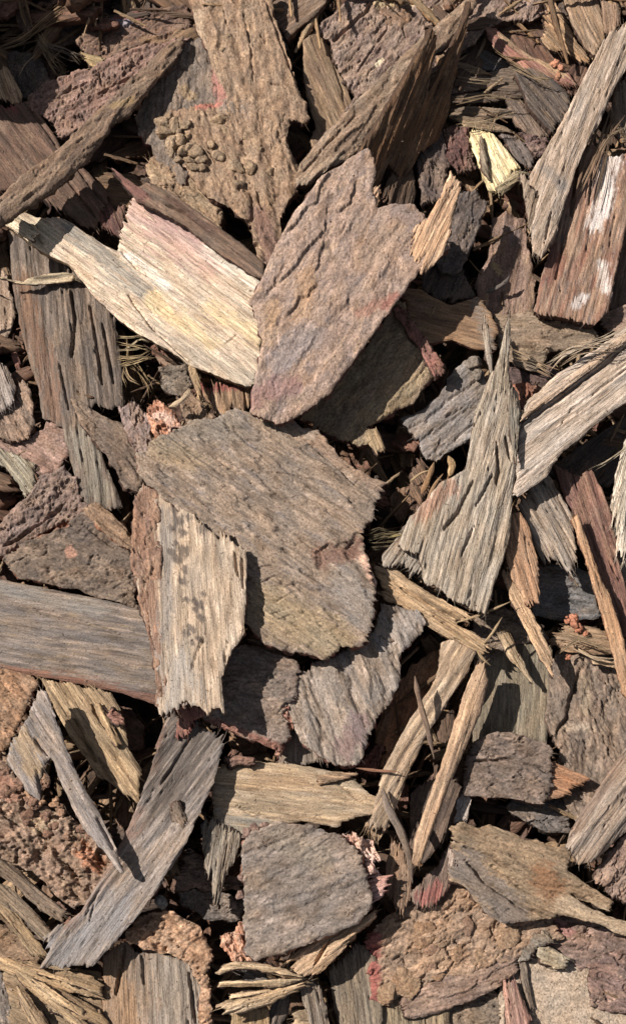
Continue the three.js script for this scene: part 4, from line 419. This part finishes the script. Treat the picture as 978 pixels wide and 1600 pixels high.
bundle('brush_splinters', 'brush of yellow splinters sticking out from under the cream wood', 'splinters', [[[182,526,6,206,526,8,232,524,6], 5, 'd2b988 b89c6c'], [[180,536,4,208,540,8,240,548,8], 5, 'c9ae7c'], [[178,548,4,206,546,8,236,546,8], 4, 'd6be90'], [[180,558,2,206,558,8,240,556,10], 6, 'c8ac78'], [[184,568,4,212,562,8,246,552,10], 14, 'cdb382 b89a68', { flat: 0.3 }], [[198,520,2,200,548,4,198,572,2], 4, 'bfa374'], [[186,552,2,220,530,6,240,536,8], 4, 'd8c294'], [[194,572,0,202,592,-4,220,604,-8], 6, 'bba076'], [[208,566,0,222,588,-6,242,616,-10], 12, 'b39668 9a7e54', { flat: 0.4 }], [[196,570,-4,192,590,-8,200,606,-10], 5, 'a98d64']]);
W('diagonal_plate', 'brown plate slanting from the grey post to the central slab', chip, 'slab', '7d6a58 8a7560 6f5f50', 42, -16, [112,624,134,630,152,644,192,662,216,702,224,744,214,764,196,758,172,720,150,690,128,664], { th: 10, jag: 2, edge: '5b4233', gx: -0.1 });
W('pink_grey_chunk', 'grey pink chunk between the slanting plate and the orange crumbs', barkc, 'bark', '7f6f68 8e7a6c 7d5c4a', 80, -10, [184,630,208,630,236,650,238,690,222,720,212,706,200,680,190,654], { th: 14 });
W('spotted_plate', 'cream grey upright plate with dark spots and a reddish left band', chip, 'grey', 'a8977f 998a76 b5a58c', 86, 40, [214,768,244,756,274,788,330,828,362,846,386,862,384,920,381,984,356,1020,344,1050,350,1106,338,1108,292,1100,256,1112,244,1106,246,1062,236,1002,220,944,206,880,208,830], { th: 12, amp: 0.8, jag: 7, gx: 0.13, gy: 0.07, edge: '8a6f58', edge2: '6b4838', pat: [[224,780,224,870,20,'85644e',0.95],[232,900,248,1080,13,'8a6a54',0.95],[262,800,262,1000,12,'8d857a',0.7],[270,1040,285,1100,26,'a39a8c',0.8],[272,792,274,795,7,'5a4f46',0.85],[280,812,282,815,8,'5a4f46',0.85],[284,830,286,833,7,'5a4f46',0.85],[274,846,276,849,5,'5a4f46',0.85],[286,858,288,861,9,'5a4f46',0.85],[279,872,281,875,8,'5a4f46',0.85],[288,888,290,891,6,'5a4f46',0.85],[284,906,286,909,5,'5a4f46',0.85],[314,826,316,829,6,'5a4f46',0.85],[303,938,305,941,5,'5a4f46',0.85],[310,944,312,947,6,'5a4f46',0.85],[305,952,307,955,5,'5a4f46',0.85],[312,964,314,967,6,'5a4f46',0.85],[296,978,298,981,5,'5a4f46',0.85],[292,988,294,991,5,'5a4f46',0.85],[302,984,304,987,4,'5a4f46',0.85],[298,1002,300,1005,4,'5a4f46',0.85],[308,996,310,999,4,'5a4f46',0.85],[290,934,292,937,4,'5a4f46',0.85],[316,926,318,929,4,'5a4f46',0.85],[268,824,270,827,5,'5a4f46',0.85],[292,806,294,809,5,'5a4f46',0.85],[266,860,268,863,4,'5a4f46',0.85]], cuts: [[4,3,322,988,308,1020,298,1052],[5,5,366,860,372,900],[4,4,378,870,380,920],[3,3,356,1000,350,1040]],
  parts: [['bark_band', 'bark', '80604c 8e6c54 6f5547', 86, 36, [210,772,244,758,252,800,254,880,250,960,260,1060,252,1110,243,1104,244,1060,234,1000,218,944,204,880,206,830], { th: 6, rough: 1.5, gx: 0.05, gy: 0.07, label: 'reddish brown bark band along the left side' }]] });
W('grey_log', 'smooth grey weathered log entering from the left edge', chip, 'grey', '786e64 867a6e 6c635b 84755f', 9, -6, [-15,898,60,914,142,930,222,948,262,962,272,1020,262,1104,236,1096,190,1080,102,1062,50,1052,-15,1042], { th: 20, amp: 0.6, arch: 7, jag: 2, edge: '8a5a44', edge2: '7a4c3a', pat: [[0,1046,120,1064,9,'8d6048',0.85],[120,1066,240,1096,13,'7f5643',0.85],[0,920,160,950,12,'8f897d',0.6]], cuts: [[3,3,50,950,120,968,190,992]] });
W('bark_block', 'dark bark block above the grey log with an orange top rim', barkc, 'bark', '6f6051 7d6b59 5f5348', 12, -8, [4,874,30,852,62,838,100,820,132,796,150,790,164,810,206,858,216,950,150,930,90,914,30,902], { th: 24, edge: '6b4434', edge2: '9a6548', amp: 0.9, pat: [[110,820,126,832,22,'5a5049',0.7],[60,832,100,818,7,'a06a50'],[108,858,112,864,7,'b98a70']], cuts: [[4,4,130,818,160,842,182,856]] });
W('tan_wedge', 'tan wedge of wood topping the dark bark block', chip, 'slab', '93775a 84694f', 36, -4, [130,796,150,784,176,804,208,836,206,860,188,852,160,830], { th: 10, edge: 'b07a5a' });
W('rough_bark_chunk', 'rough pink brown bark chunk above the dark bark block', barkc, 'rough', '7b675a 8b7364 6b5a50', -28, -20, [-15,830,18,794,54,764,62,744,100,726,122,744,126,784,148,790,140,804,96,818,60,838,6,868,-15,860], { th: 18, amp: 0.8, edge: '8a5c48', cuts: [[5,6,4,856,60,822,104,786]] });
for (const a of [
  ['flat tan-grey plate at the left edge beside the post', 'slab', '85725e 93806c', 84, -40, [-15,410,10,424,20,470,24,492,10,530,-15,556]],
  ['small salmon sliver in the dark gap left of the post', 'fibre', '9a6a5a 86584a', 70, -42, [14,540,24,538,32,566,24,572]],
  ['pale grey frayed chip at the left edge below the salmon sliver', 'fibre', '9d958b 8a8178', 70, -16, [-15,552,12,572,24,602,22,624,8,640,-15,650]],
  ['round-edged brown plate at the left edge casting a curved shadow', 'slab', '87705c 947c66', 60, -24, [-15,600,18,628,28,596,40,594,51,622,53,660,44,684,30,690,-15,676]],
  ['pinkish plank lying below the round-edged brown plate', 'slab', '957868 a28372 8a6a5a', 28, -34, [-15,664,40,688,76,658,104,666,106,704,94,736,60,742,30,722,-15,704]],
  ['pale green-grey fibrous chip at the left edge under the pinkish plank', 'fibre', '9b957f 8c866f', 50, -30, [-15,694,30,712,56,724,54,768,36,772,10,730,-15,718]]])
  W('wood_chip', a[0], chip, a[1], a[2], a[3], a[4], a[5], { th: 9 });
W('red_rimmed_bark', 'grey brown bark with a red lower rim under the spotted plate', barkc, 'bark', '7a6c60 877666 6f6258', 10, 10, [262,1060,340,1020,384,1006,440,1018,468,1040,462,1090,444,1106,452,1150,436,1172,380,1152,338,1132,290,1110], { th: 16, amp: 0.8, edge: '96604c', edge2: 'a8705a', cuts: [[3,2,370,1080,420,1092]], pat: [[420,1060,428,1070,14,'776c60'],[332,1128,440,1168,6,'8d5a48',0.8]] });
W('pink_crumb', 'string of pink crumbs at the right end of the red-rimmed bark', 'wood crumb', 'rough', 'a87a64 925f4c b08a74', 90, 6, [436,1106,450,1102,462,1110,456,1122,460,1136,448,1150,446,1166,440,1184,430,1180,434,1160,444,1140,450,1126,440,1118], { th: 9, jag: 3, rough: 1.4, edge: '8f5c48', s: 0.7 });
W('pink_crumb', 'reddish broken crumbs under the lower end of the spotted plate', 'wood crumb', 'fibre', '9a6858 854c40 b07860', 80, 20, [272,1106,296,1098,318,1098,320,1118,300,1124,290,1150,276,1152,274,1130,284,1116], { th: 8, jag: 6, rough: 1.6, edge: '8f5644', s: 0.7 });
W('lichen_bark', 'grey lichen-speckled bark tapering downward below the central slab', barkc, 'slab', '8f8476 82776a 9c9184', 68, 8, [440,1060,500,1034,560,1006,584,986,600,944,650,950,666,972,628,1022,622,1072,602,1104,586,1124,562,1192,538,1198,510,1186,470,1160,450,1110], { th: 14, amp: 1.2, edge: '8a5a4c', pat: [[540,1170,560,1130,18,'7d6762',0.8],[600,1000,640,965,16,'9c948a',0.6]] });
W('small_grey_wood', 'small grey upright wood end between pink crumbs and lichen bark', chip, 'grey', '85796a 776c5e', 88, -18, [436,1150,456,1126,480,1140,510,1164,512,1192,436,1194], { th: 10 });
for (const [i, a] of [['thin torn bark flap under the lower edge of the central slab', '7d6454 8b7262', 6, [540,1000,572,992,610,996,622,1000,600,1008,560,1014]], ['frayed brown fibres flap left of the torn bark flap', '776049 8a7056', 4, [390,998,440,1000,470,1014,446,1026,410,1018]]].entries()) W('torn_flap', a[0], barkc, 'fibre', a[1], 2, a[2], a[3], { th: 4, jag: 5 });
W('light_block', 'light tan smooth wood block left of the curved grey twig', chip, 'grey', 'b09a78 a28c6c bda788', 7, -2, [332,1212,346,1192,384,1186,420,1190,470,1194,512,1202,542,1206,574,1240,604,1250,592,1268,560,1276,520,1292,470,1282,420,1292,400,1312,368,1318,334,1302], { th: 20, amp: 0.55, arch: 4, jag: 4, edge: '7a5e48', pat: [[340,1290,400,1300,22,'8d8778',0.85],[400,1216,500,1230,10,'a0825e',0.6]], cuts: [[3,3,516,1212,548,1240,570,1256],[3,3,370,1258,400,1276,440,1284]],
  parts: [['peeled_flake', 'fibre', 'ab8e6c 97795a', 5, 2, [490,1212,520,1206,560,1208,540,1216,500,1226], { th: 3, jag: 4 }], ['crumbly_top', 'bark', '8a6856 78584a', 0, 5, [354,1186,376,1180,398,1184,396,1194,360,1196], { th: 5 }]] });
W('frayed_chip', 'small tan chip between the light wood block and the flat stick', chip, 'fibre', '9c8262 8a7254', 100, -16, [578,1262,604,1258,606,1300,590,1312,570,1296], { th: 8, jag: 5 });
W('grey_frayed_strip', 'grey frayed strip hanging left of the round grey slab', chip, 'fibre', '8c8270 7b7262', 100, 2, [312,1292,340,1276,376,1310,368,1340,350,1380,340,1412,336,1384,320,1350], { th: 8, jag: 9, pat: [[306,1330,312,1360,6,'d0bc98']] });
W('plank', 'tan plank with crumbly top left of the grey frayed strip', chip, 'bark', '8b7462 7a6454', 0, -24, [270,1370,300,1326,330,1350,380,1376,376,1390,276,1390], { th: 10 });
W('plank', 'dark grey bark plank lying in the hole left of the round grey slab', barkc, 'bark', '6d655c 7a7167', 8, -30, [280,1392,340,1390,382,1410,380,1440,320,1436,276,1410], { th: 10 });
{ const g = W('round_slab', 'rounded dark grey slab with crumbly orange edges at the lower middle', barkc, 'slab', '7d7266 887c70 72685e', -20, 18, [378,1318,386,1300,404,1296,432,1284,482,1290,536,1306,562,1336,572,1366,584,1416,560,1442,500,1466,442,1490,402,1498,384,1490,381,1420], { th: 14, amp: 0.75, jag: 2, edge: 'a5745a', edge2: '6b4c3c', cuts: [[2.5,2,540,1380,566,1400],[2.5,2,536,1426,556,1430]], pat: [[440,1310,500,1340,20,'857a68',0.6]] });
  part(g, 'crumbling_edge', 'rough', 'd6b09a e0c0aa c4937a', 60, 10, [534,1302,556,1304,580,1312,590,1332,584,1352,590,1362,574,1370,562,1336], { th: 12, jag: 4, rough: 2.4, edge: 'b98a70', amp: 0.9, s: 0.7, label: 'pale pink crumbly edge at the upper right' });
  part(g, 'crumbling_edge', 'fibre', 'cfa294 b8887a d8b4a2', 165, 6, [572,1370,590,1362,612,1368,606,1384,598,1400,586,1412,578,1410,574,1390], { th: 8, jag: 9, rough: 2, edge: '9c6454', s: 0.7, label: 'pink splintered edge at the right' });
  part(g, 'crumbling_edge', 'rough', 'cf9f7e bd8462 d8b292', 90, 4, [386,1434,374,1440,366,1456,344,1462,348,1480,362,1500,392,1504,408,1498,388,1480], { th: 14, jag: 3, rough: 2.6, edge: 'b57e5c', s: 0.7, label: 'orange crumbly edge at the lower left' });
  for (const [x, y, q] of [[386,1302,8],[398,1294,8],[378,1372,6],[376,1398,7],[414,1290,6]]) lump(g, 'bark_lump', x, y, 15, q, '8a7060 75594a'); }
W('splinter_fan', 'cream fan of split wood under the lower edge of the round grey slab', chip, 'fibre', 'c0a17c ae8f6a', -36, 6, [450,1496,470,1480,520,1456,584,1424,590,1432,564,1452,536,1484,502,1520,474,1524,456,1510], { th: 8, jag: 5, edge: '8d6c50', cuts: [[5,5,490,1510,516,1468]] });
W('curled_splinters', 'hand-like spread of pale curled splinters at the bottom', 'splinters', 'fibre', 'c8ad86 b5986f d2bb94', -16, 8, [338,1570,356,1562,396,1556,432,1542,478,1526,468,1542,424,1568,384,1582,344,1586,352,1578], { th: 4, jag: 7, gx: -0.1, arch: 3, fray: 16, edge: 'a88c66',
  parts: [['splinter', 'fibre', 'ccb38c b69a72', 6, 16, [340,1520,346,1508,366,1501,400,1502,440,1514,478,1528,440,1528,402,1514,366,1512,348,1522], { th: 3, jag: 4, arch: 2, bend: 6, gx: -0.1 }], ['splinter', 'fibre', 'c4a980 d0b88f', -2, 14, [344,1542,350,1532,400,1533,440,1529,478,1528,440,1542,404,1542,356,1541], { th: 3, jag: 5, bend: 4, arch: 2, gx: -0.1 }], ['splinter', 'fibre', 'b99d74 c8ae86', -10, 9, [354,1552,404,1548,444,1538,410,1554,362,1560], { th: 3, jag: 4, bend: 3, gx: -0.1 }], ['splinter', 'fibre', 'bfa47c', 12, 17, [384,1503,420,1508,482,1528,430,1520,392,1511], { th: 3, jag: 3, bend: 4 }]] });
W('grey_knot', 'small grey ribbed knot held between the curled splinters', chip, 'fibre', '77706a 696258', 20, -6, [376,1526,394,1510,414,1520,422,1532,400,1538,382,1536], { th: 6 });
// lower left
W('rusty_plate', 'rusty tan plate at the left edge below the grey log', barkc, 'bark', 'a17a58 937050 ae8966', 40, -8, [-15,1040,52,1056,60,1066,48,1094,30,1132,10,1172,-15,1180], { th: 12, edge: '8a4f3a', amp: 0.9 });
W('tan_plate', 'tan split plate with curled strips right of the long grey splint', chip, 'fibre', 'a78e68 987f5c b39a72', 55, -10, [66,1062,100,1064,132,1070,176,1086,194,1118,196,1140,202,1172,220,1202,216,1248,190,1234,152,1210,110,1150,84,1104], { th: 9, jag: 6, edge: '6b5038', cuts: [[6,6,116,1120,134,1160,150,1190],[6,6,144,1100,168,1140],[4,4,150,1180,176,1220]], parts: [['curled_lip', 'fibre', 'b59a70 9c8058', 62, -2, [146,1100,156,1096,176,1130,190,1160,180,1164,162,1136], { th: 3 }]] });
W('pink_chip', 'small pink crumbly chip on the edge of the dark hole below the grey log', chip, 'bark', 'a07262 8a5c4c', 20, 4, [166,1116,178,1108,196,1122,194,1132,176,1128], { th: 6 });
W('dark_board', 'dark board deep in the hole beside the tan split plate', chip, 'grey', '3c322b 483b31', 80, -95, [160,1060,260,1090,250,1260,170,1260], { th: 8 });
W('grey_splint', 'long grey splint with a pointed lower end crossing the lower left', 'splinter', 'grey', '958c83 877e75 a1988c', 58, 34, [46,1110,60,1074,74,1082,90,1130,118,1204,158,1276,182,1324,192,1362,186,1362,166,1334,128,1290,100,1232,80,1180,66,1206,62,1250,44,1238,8,1184,30,1150], { th: 9, jag: 4, amp: 1.2, gy: 0.1, gx: -0.05, edge: '54483e', pat: [[36,1150,50,1200,16,'a58c68',0.8]], cuts: [[5,5,52,1150,74,1180],[4,4,58,1200,64,1240],[4,4,150,1272,180,1330]] });
W('crumbly_chunk', 'large rough orange brown crumbly chunk at the left edge', barkc, 'rough', '937862 846e58 a48a70', 40, -18, [-15,1170,10,1180,26,1222,62,1256,120,1282,168,1326,178,1370,156,1404,120,1424,94,1404,52,1360,-15,1350], { th: 22, amp: 1.35, edge: '6b4634', pat: [[130,1330,150,1350,14,'b57a54'],[60,1290,80,1280,14,'b39a78',0.7],[0,1220,20,1240,14,'a8765c',0.7]] });
{ const g = scene.children[scene.children.length - 1], r = rng(77); for (let i = 0; i < 26; i++) { const x = 6 + r() * 140, y = 1215 + x * 0.45 + (r() - 0.3) * 90; lump(g, 'crumb', x, y, -16 + 3 * r(), 6 + 7 * r(), ['a07e62 85654c', '8d6b54 735440', 'b08a68 94704f'][Math.floor(r() * 3)], 0.7); } }
W('grey_strip', 'broad curved grey strip slanting across the lower left', chip, 'grey', '81776d 94897d 6c635a', 127, 16, [252,1146,262,1112,292,1120,346,1152,346,1178,330,1232,292,1320,242,1400,192,1462,142,1514,66,1508,84,1476,62,1470,130,1420,180,1336,214,1262,236,1200], { th: 12, amp: 1.1, arch: -10, twist: 5, jag: 6, edge: '6b5040', gx: -0.05, pat: [[250,1130,240,1200,10,'80604e',0.9],[215,1270,110,1440,13,'8c705e',0.9],[306,1150,262,1236,40,'5a524a',0.8],[180,1420,110,1490,26,'878582',0.7]], cuts: [[4,3,250,1230,300,1150],[3,3,134,1430,150,1400,140,1440]], parts: [['raised_flake', 'slab', '6f6050 5f5346', 60, 20, [262,1264,274,1250,294,1280,286,1296,272,1282], { th: 3 }]] });
for (const a of [['dark fibrous strip slanting down at the left edge, upper of three', 'fibre', '6f5e4c 7f6d58', 40, 2, [-15,1336,12,1344,60,1386,104,1424,96,1440,60,1420,20,1380,-15,1356]], ['grey brown split strip, middle of three at the left edge', 'fibre', '8a7860 786852', 42, 0, [-15,1372,18,1388,60,1430,92,1470,72,1476,40,1440,-15,1400]], ['tan strip ending in a point, lowest of three at the left edge', 'fibre', '9c8460 8a7252', 48, -2, [-15,1398,20,1418,52,1462,76,1492,54,1498,28,1464,-15,1420]]]) W('fibrous_strip', a[0], chip, a[1], a[2], a[3], a[4], a[5], { th: 10, jag: 4, amp: 1.4 });
W('dim_board', 'brown board in the shade below the fibrous strips at the left edge', chip, 'slab', '7d644a 8a7054', 10, -20, [-15,1440,30,1456,70,1496,60,1512,-15,1510], { th: 8 });
W('splayed_fibres', 'mat of splayed tan fibres in the bottom left corner', 'wood fibres', 'fibre', 'ab906a 967c58 b8a078', 24, 2, [-12,1494,20,1498,60,1512,110,1526,162,1540,166,1562,120,1552,70,1540,30,1522,-12,1512], { th: 5, jag: 8, fray: 20, bend: 4, arch: 3,
  parts: [['splinter', 'fibre', 'a08560 b49a72', 18, 8, [40,1504,90,1514,140,1524,166,1540,164,1558,120,1540,70,1524], { th: 3, jag: 6, bend: 3, gx: -0.1 }], ['splinter', 'fibre', 'b9a078 a08660', 40, 6, [20,1510,44,1520,80,1552,118,1582,150,1615,128,1615,90,1584,52,1552,26,1528], { th: 3, jag: 6, bend: 5, arch: 2 }], ['splinter', 'fibre', '9c8058 8a7050', 30, 5, [60,1530,100,1548,150,1576,168,1596,160,1606,110,1578,70,1552], { th: 3, jag: 6, bend: 4, arch: 2 }], ['splinter', 'fibre', 'c0a880 ab9068', 34, 9, [48,1528,70,1538,104,1562,134,1580,130,1588,92,1570,56,1542], { th: 2.5, jag: 4, bend: 4 }], ['splinter', 'fibre', '957c5c a98e68', 55, 3, [24,1540,44,1556,70,1590,84,1615,60,1615,36,1580], { th: 3, jag: 5, bend: 3 }], ['splinter', 'fibre', 'ad926c', 20, 4, [70,1566,110,1578,150,1584,162,1578,160,1590,120,1594,80,1580], { th: 2.5, jag: 5, bend: 3 }]] });
W('grey_block', 'grey block in the bottom left corner beneath the splayed fibres', chip, 'bark', '6f675e 7d746a', 85, -16, [-15,1520,20,1520,26,1560,20,1615,-15,1615], { th: 12 });
W('fibre_bed', 'tan fibrous board under the splayed fibres at the bottom left', chip, 'fibre', '8f7858 9c8462', 28, -14, [0,1496,80,1508,160,1520,166,1615,20,1615], { th: 10, jag: 3 });
W('wood_block', 'brown and grey upright wood block at the bottom with an orange broken top', chip, 'grey', '8d7a64 7f7060 9a8a76', 88, -2, [160,1492,176,1476,194,1470,214,1486,250,1484,284,1496,306,1510,318,1540,328,1615,160,1615], { th: 22, arch: 5, amp: 1.1, edge: 'a8714e', pat: [[172,1500,190,1600,20,'947555',0.8],[200,1540,205,1600,10,'9c7c5a',0.6],[270,1520,280,1600,30,'9c9282',0.7]], cuts: [[5,6,196,1474,188,1520,180,1560],[4,4,222,1490,226,1540],[4,5,296,1520,306,1600]],
  parts: [['orange_rim', 'rough', 'b08c6c 9c7858 bd9c7a', 20, 4, [196,1466,214,1432,240,1424,272,1426,312,1446,328,1482,328,1530,334,1615,314,1615,312,1540,300,1510,262,1490,224,1482], { th: 12, amp: 0.8, label: 'orange crumbly broken rim along the top and right' }]] });
lump(scene.children[scene.children.length - 1], 'bark_lump', 250, 1410, 6, 9, '8a857a 6f6a60');
// bottom middle and right
W('grey_post', 'shaded grey plank standing upright right of the curled splinters', chip, 'grey', '766a58 857862', 82, -28, [514,1520,560,1470,592,1500,600,1560,596,1615,530,1615], { th: 12 });
W('grey_post', 'thin grey split post below the curled splinters', chip, 'fibre', '7b6f60 8a7e6c', 80, -8, [466,1534,486,1524,500,1540,520,1615,488,1615], { th: 10, jag: 4 });
W('grey_post', 'dark grey stick end under the curled splinters', chip, 'fibre', '5f574e 6d645a', 108, -20, [430,1560,456,1536,452,1580,432,1615,408,1615], { th: 9 });
W('wood_block', 'tan block end at the bottom edge below the curled splinters', chip, 'grey', 'a48b66 94794f', 88, -16, [362,1582,390,1572,420,1570,424,1615,360,1615], { th: 14, jag: 4 });
W('wood_block', 'small pale block at the bottom edge between two grey sticks', chip, 'slab', 'a08c6c 8f7c5e', 0, -22, [456,1582,488,1574,492,1615,456,1615], { th: 10 });
W('greenish_board', 'greenish brown board at the bottom edge under the orange bark sheet', chip, 'grey', '887a5e 7b6d54', 86, -34, [590,1560,640,1546,700,1560,704,1615,590,1615], { th: 10 });
{ const g = W('orange_bark_sheet', 'broad orange brown crusty bark sheet at the bottom right with a red left rim', barkc, 'bark', '9b8066 8f755c a88c70', -18, -24, [574,1462,600,1438,640,1410,700,1370,724,1360,742,1396,780,1424,860,1432,880,1466,820,1490,780,1510,700,1534,640,1550,600,1572,580,1560], { th: 16, amp: 1.25, edge: '8a4438', edge2: '9a5a44', rough: 1.6, pat: [[580,1470,582,1556,13,'97544a',0.95],[700,1390,730,1400,26,'a17b58',0.6]], cuts: [[4,4,616,1440,640,1432,656,1450,650,1464],[4,4,610,1500,628,1494,636,1510],[4,4,704,1468,722,1478,736,1472],[4,4,766,1450,776,1468,800,1462]] });
  const r = rng(13); for (let i = 0; i < 14; i++) { const x = 606 + r() * 190, y = 1552 - (x - 600) * 0.36 - r() * 90 + 10; lump(g, 'bark_lump', x, y, -24.5 + 1.5 * r(), 9 + 11 * r(), ['987858 866649', '92735a 7d604a', '9d8060 8a6d50'][Math.floor(r() * 3)], 0.22); } }
W('flat_bark_strip', 'smooth flat purplish strip below the orange bark sheet', barkc, 'slab', '8d7564 836c5d 98806c', -14, -24, [626,1560,660,1538,720,1516,790,1492,808,1496,806,1520,780,1540,720,1570,660,1590,630,1590], { th: 10 });
W('pink_upright', 'pink and white narrow splint near the bottom edge right of the flat strip', chip, 'grey', '9a7262 8a6456 ab8a78', 78, -22, [786,1540,804,1528,816,1560,830,1590,820,1615,792,1615], { th: 9, jag: 4 });
W('shadow_slat', 'thin grey slat edge beside the sandy patch at the bottom', chip, 'grey', '7a6e5e 6c6154', 76, -30, [810,1500,822,1500,826,1530,836,1580,826,1580,816,1540], { th: 8 });
W('cracked_bark', 'grey brown cracked bark below the flat purplish strip at the bottom edge', barkc, 'bark', '877661 786a58', 10, -40, [640,1580,720,1560,770,1544,790,1570,780,1615,640,1615], { th: 10 });
W('purplish_bark', 'purplish bark plate in the bottom right corner', barkc, 'bark', '82695e 755e55 8f7668', 20, -30, [918,1508,950,1490,992,1476,992,1584,950,1580,924,1572], { th: 12 });
W('red_bark', 'mixed pink and grey bark rubble below the forked plank', barkc, 'bark', '8b7262 9a7c6c 806a5c', 5, -34, [800,1440,870,1428,992,1450,992,1490,950,1494,930,1508,906,1516,880,1494,850,1488,814,1500], { th: 12, pat: [[866,1448,886,1452,10,'a07268'],[880,1520,900,1530,12,'a5765c']] });
W('pale_sleeve', 'small pale hollow chip on the sandy patch at the bottom right', chip, 'slab', 'a89c80 988c72', 14, -22, [842,1482,856,1478,886,1496,888,1512,868,1514,846,1504], { th: 10 });
W('grey_shell', 'thin grey curled shell beside the pale hollow chip', chip, 'slab', '8d8474 7d7566', 40, -24, [808,1500,826,1464,850,1450,864,1470,840,1478,824,1500], { th: 6 });
// the sandy patch between the lowest chips
W('sandy_clod', 'flat patch of beige sandy earth at the bottom right', 'earth', 'sand', 'b09e86 a6947c b8a68e', 0, -38, [780,1500,860,1490,930,1510,992,1560,992,1625,780,1625], { th: 30, amp: 0.7, edge: '8a7c66' });
// outside the frame to the upper left: the tall chunk whose shade covers that corner
W('tall_chunk', 'tall bark chunk standing outside the frame at the upper left', barkc, 'bark', '77624f 6a5646', 60, 112, [-260,-210,-100,-200,-90,-70,-96,6,-120,40,-260,50], { th: 110, under: 0.0 });

bundle('shredded_fibres', 'loose brown fibres strewn over the stacked planks right of the dark spikes', 'wood fibres', [[[702,120,-14,750,128,-8,812,122,-12], 9, '9a8464 7d6a50'], [[706,160,-14,760,150,-8,826,158,-12], 9, 'a58c68 86704f'], [[712,196,-12,760,190,-6,820,170,-4], 7, 'b09872'], [[790,100,-10,840,124,-4,892,118,-2], 7, 'a8906c 8a7252'], [[760,70,-12,820,110,-8,870,150,-12], 6, '9c8058']]);
bundle('shredded_fibres', 'stringy brown fibres between the long grey strip and the right edge', 'wood fibres', [[[900,310,8,930,250,4,965,150,-8], 8, '8a7054 6f5942'], [[916,270,6,950,214,0,990,190,-6], 7, '9a8262'], [[938,150,-8,960,190,-8,990,236,-10], 8, 'a58e6e 86704f'], [[926,330,8,944,250,4,958,170,-6], 6, '7d664c']]);
bundle('shredded_fibres', 'pale frayed fibres over the knotty scrap at the right edge', 'wood fibres', [[[862,984,-6,910,1000,0,972,1024,-4], 9, 'b39a74 947c5a'], [[890,1012,-6,930,1030,0,984,1030,-4], 6, 'c4ac88'], [[872,1020,-10,900,1000,-4,950,990,-4], 6, 'a58c68']]);
bundle('shredded_fibres', 'cream fibres fanning from the right edge below the large beam', 'wood fibres', [[[992,660,0,968,740,4,952,800,0], 10, 'd0c4ac b8a98c'], [[992,700,2,972,780,4,960,850,0], 10, 'd8cdb8 c0b296'], [[988,740,2,976,800,4,970,868,-2], 8, 'cbbfa6'], [[992,690,0,950,720,-4,910,742,-8], 7, 'b8a888']]);
// loose crumbs and bits of fibre lying all over the pile
{
  const r = rng(2024), n = 7000, g0 = new THREE.IcosahedronGeometry(1, 1), p = g0.attributes.position; for (let i = 0; i < p.count; i++) { const x = p.getX(i), y = p.getY(i), z = p.getZ(i), k = 0.8 + 0.4 * N(x * 2.1 + 3, z * 2.1 + y * 1.7); p.setXYZ(i, x * k, y * k, z * k); }
  g0.setAttribute('color', new THREE.BufferAttribute(new Float32Array(p.count * 3).fill(1), 3)); g0.computeVertexNormals();
  const im = new THREE.InstancedMesh(g0, MAPS.crumb, n), m = new THREE.Matrix4(), Q = new THREE.Quaternion(), e = new THREE.Euler(), cols = ['#8d7458', '#6b5644', '#a58c6a', '#7a6250', '#b89f7c', '#9a866c', '#94695a'];
  for (let i = 0; i < n; i++) { const a = Math.floor(r() * ANCH.length / 3) * 3, fib = r() < 0.3, sz = (0.00025 + 0.0012 * r() * r() * r() * r()); e.set((r() - 0.5) * 0.5, r() * 6.28, (r() - 0.5) * 0.5); Q.setFromEuler(e);
    m.compose(new THREE.Vector3(ANCH[a] + (r() - 0.5) * 0.002, ANCH[a + 1] + sz * 0.4, ANCH[a + 2] + (r() - 0.5) * 0.002), Q, fib ? new THREE.Vector3(0.0015 + 0.005 * r() * r() * r(), 0.0002, 0.0002 + 0.0002 * r()) : new THREE.Vector3(sz * (1 + r()), sz * 0.7, sz)); im.setMatrixAt(i, m);
    im.setColorAt(i, new THREE.Color(...lin(cols[Math.floor(r() * cols.length)]))); }
  im.name = 'loose_crumbs'; im.castShadow = im.receiveShadow = true; im.userData = { kind: 'stuff', label: 'loose wood crumbs and bits of fibre scattered over the pile', category: 'wood crumbs' }; scene.add(im);
}
console.log('things', scene.children.length, 'triangles', Math.round(triCount));
renderer.render(scene, camera);
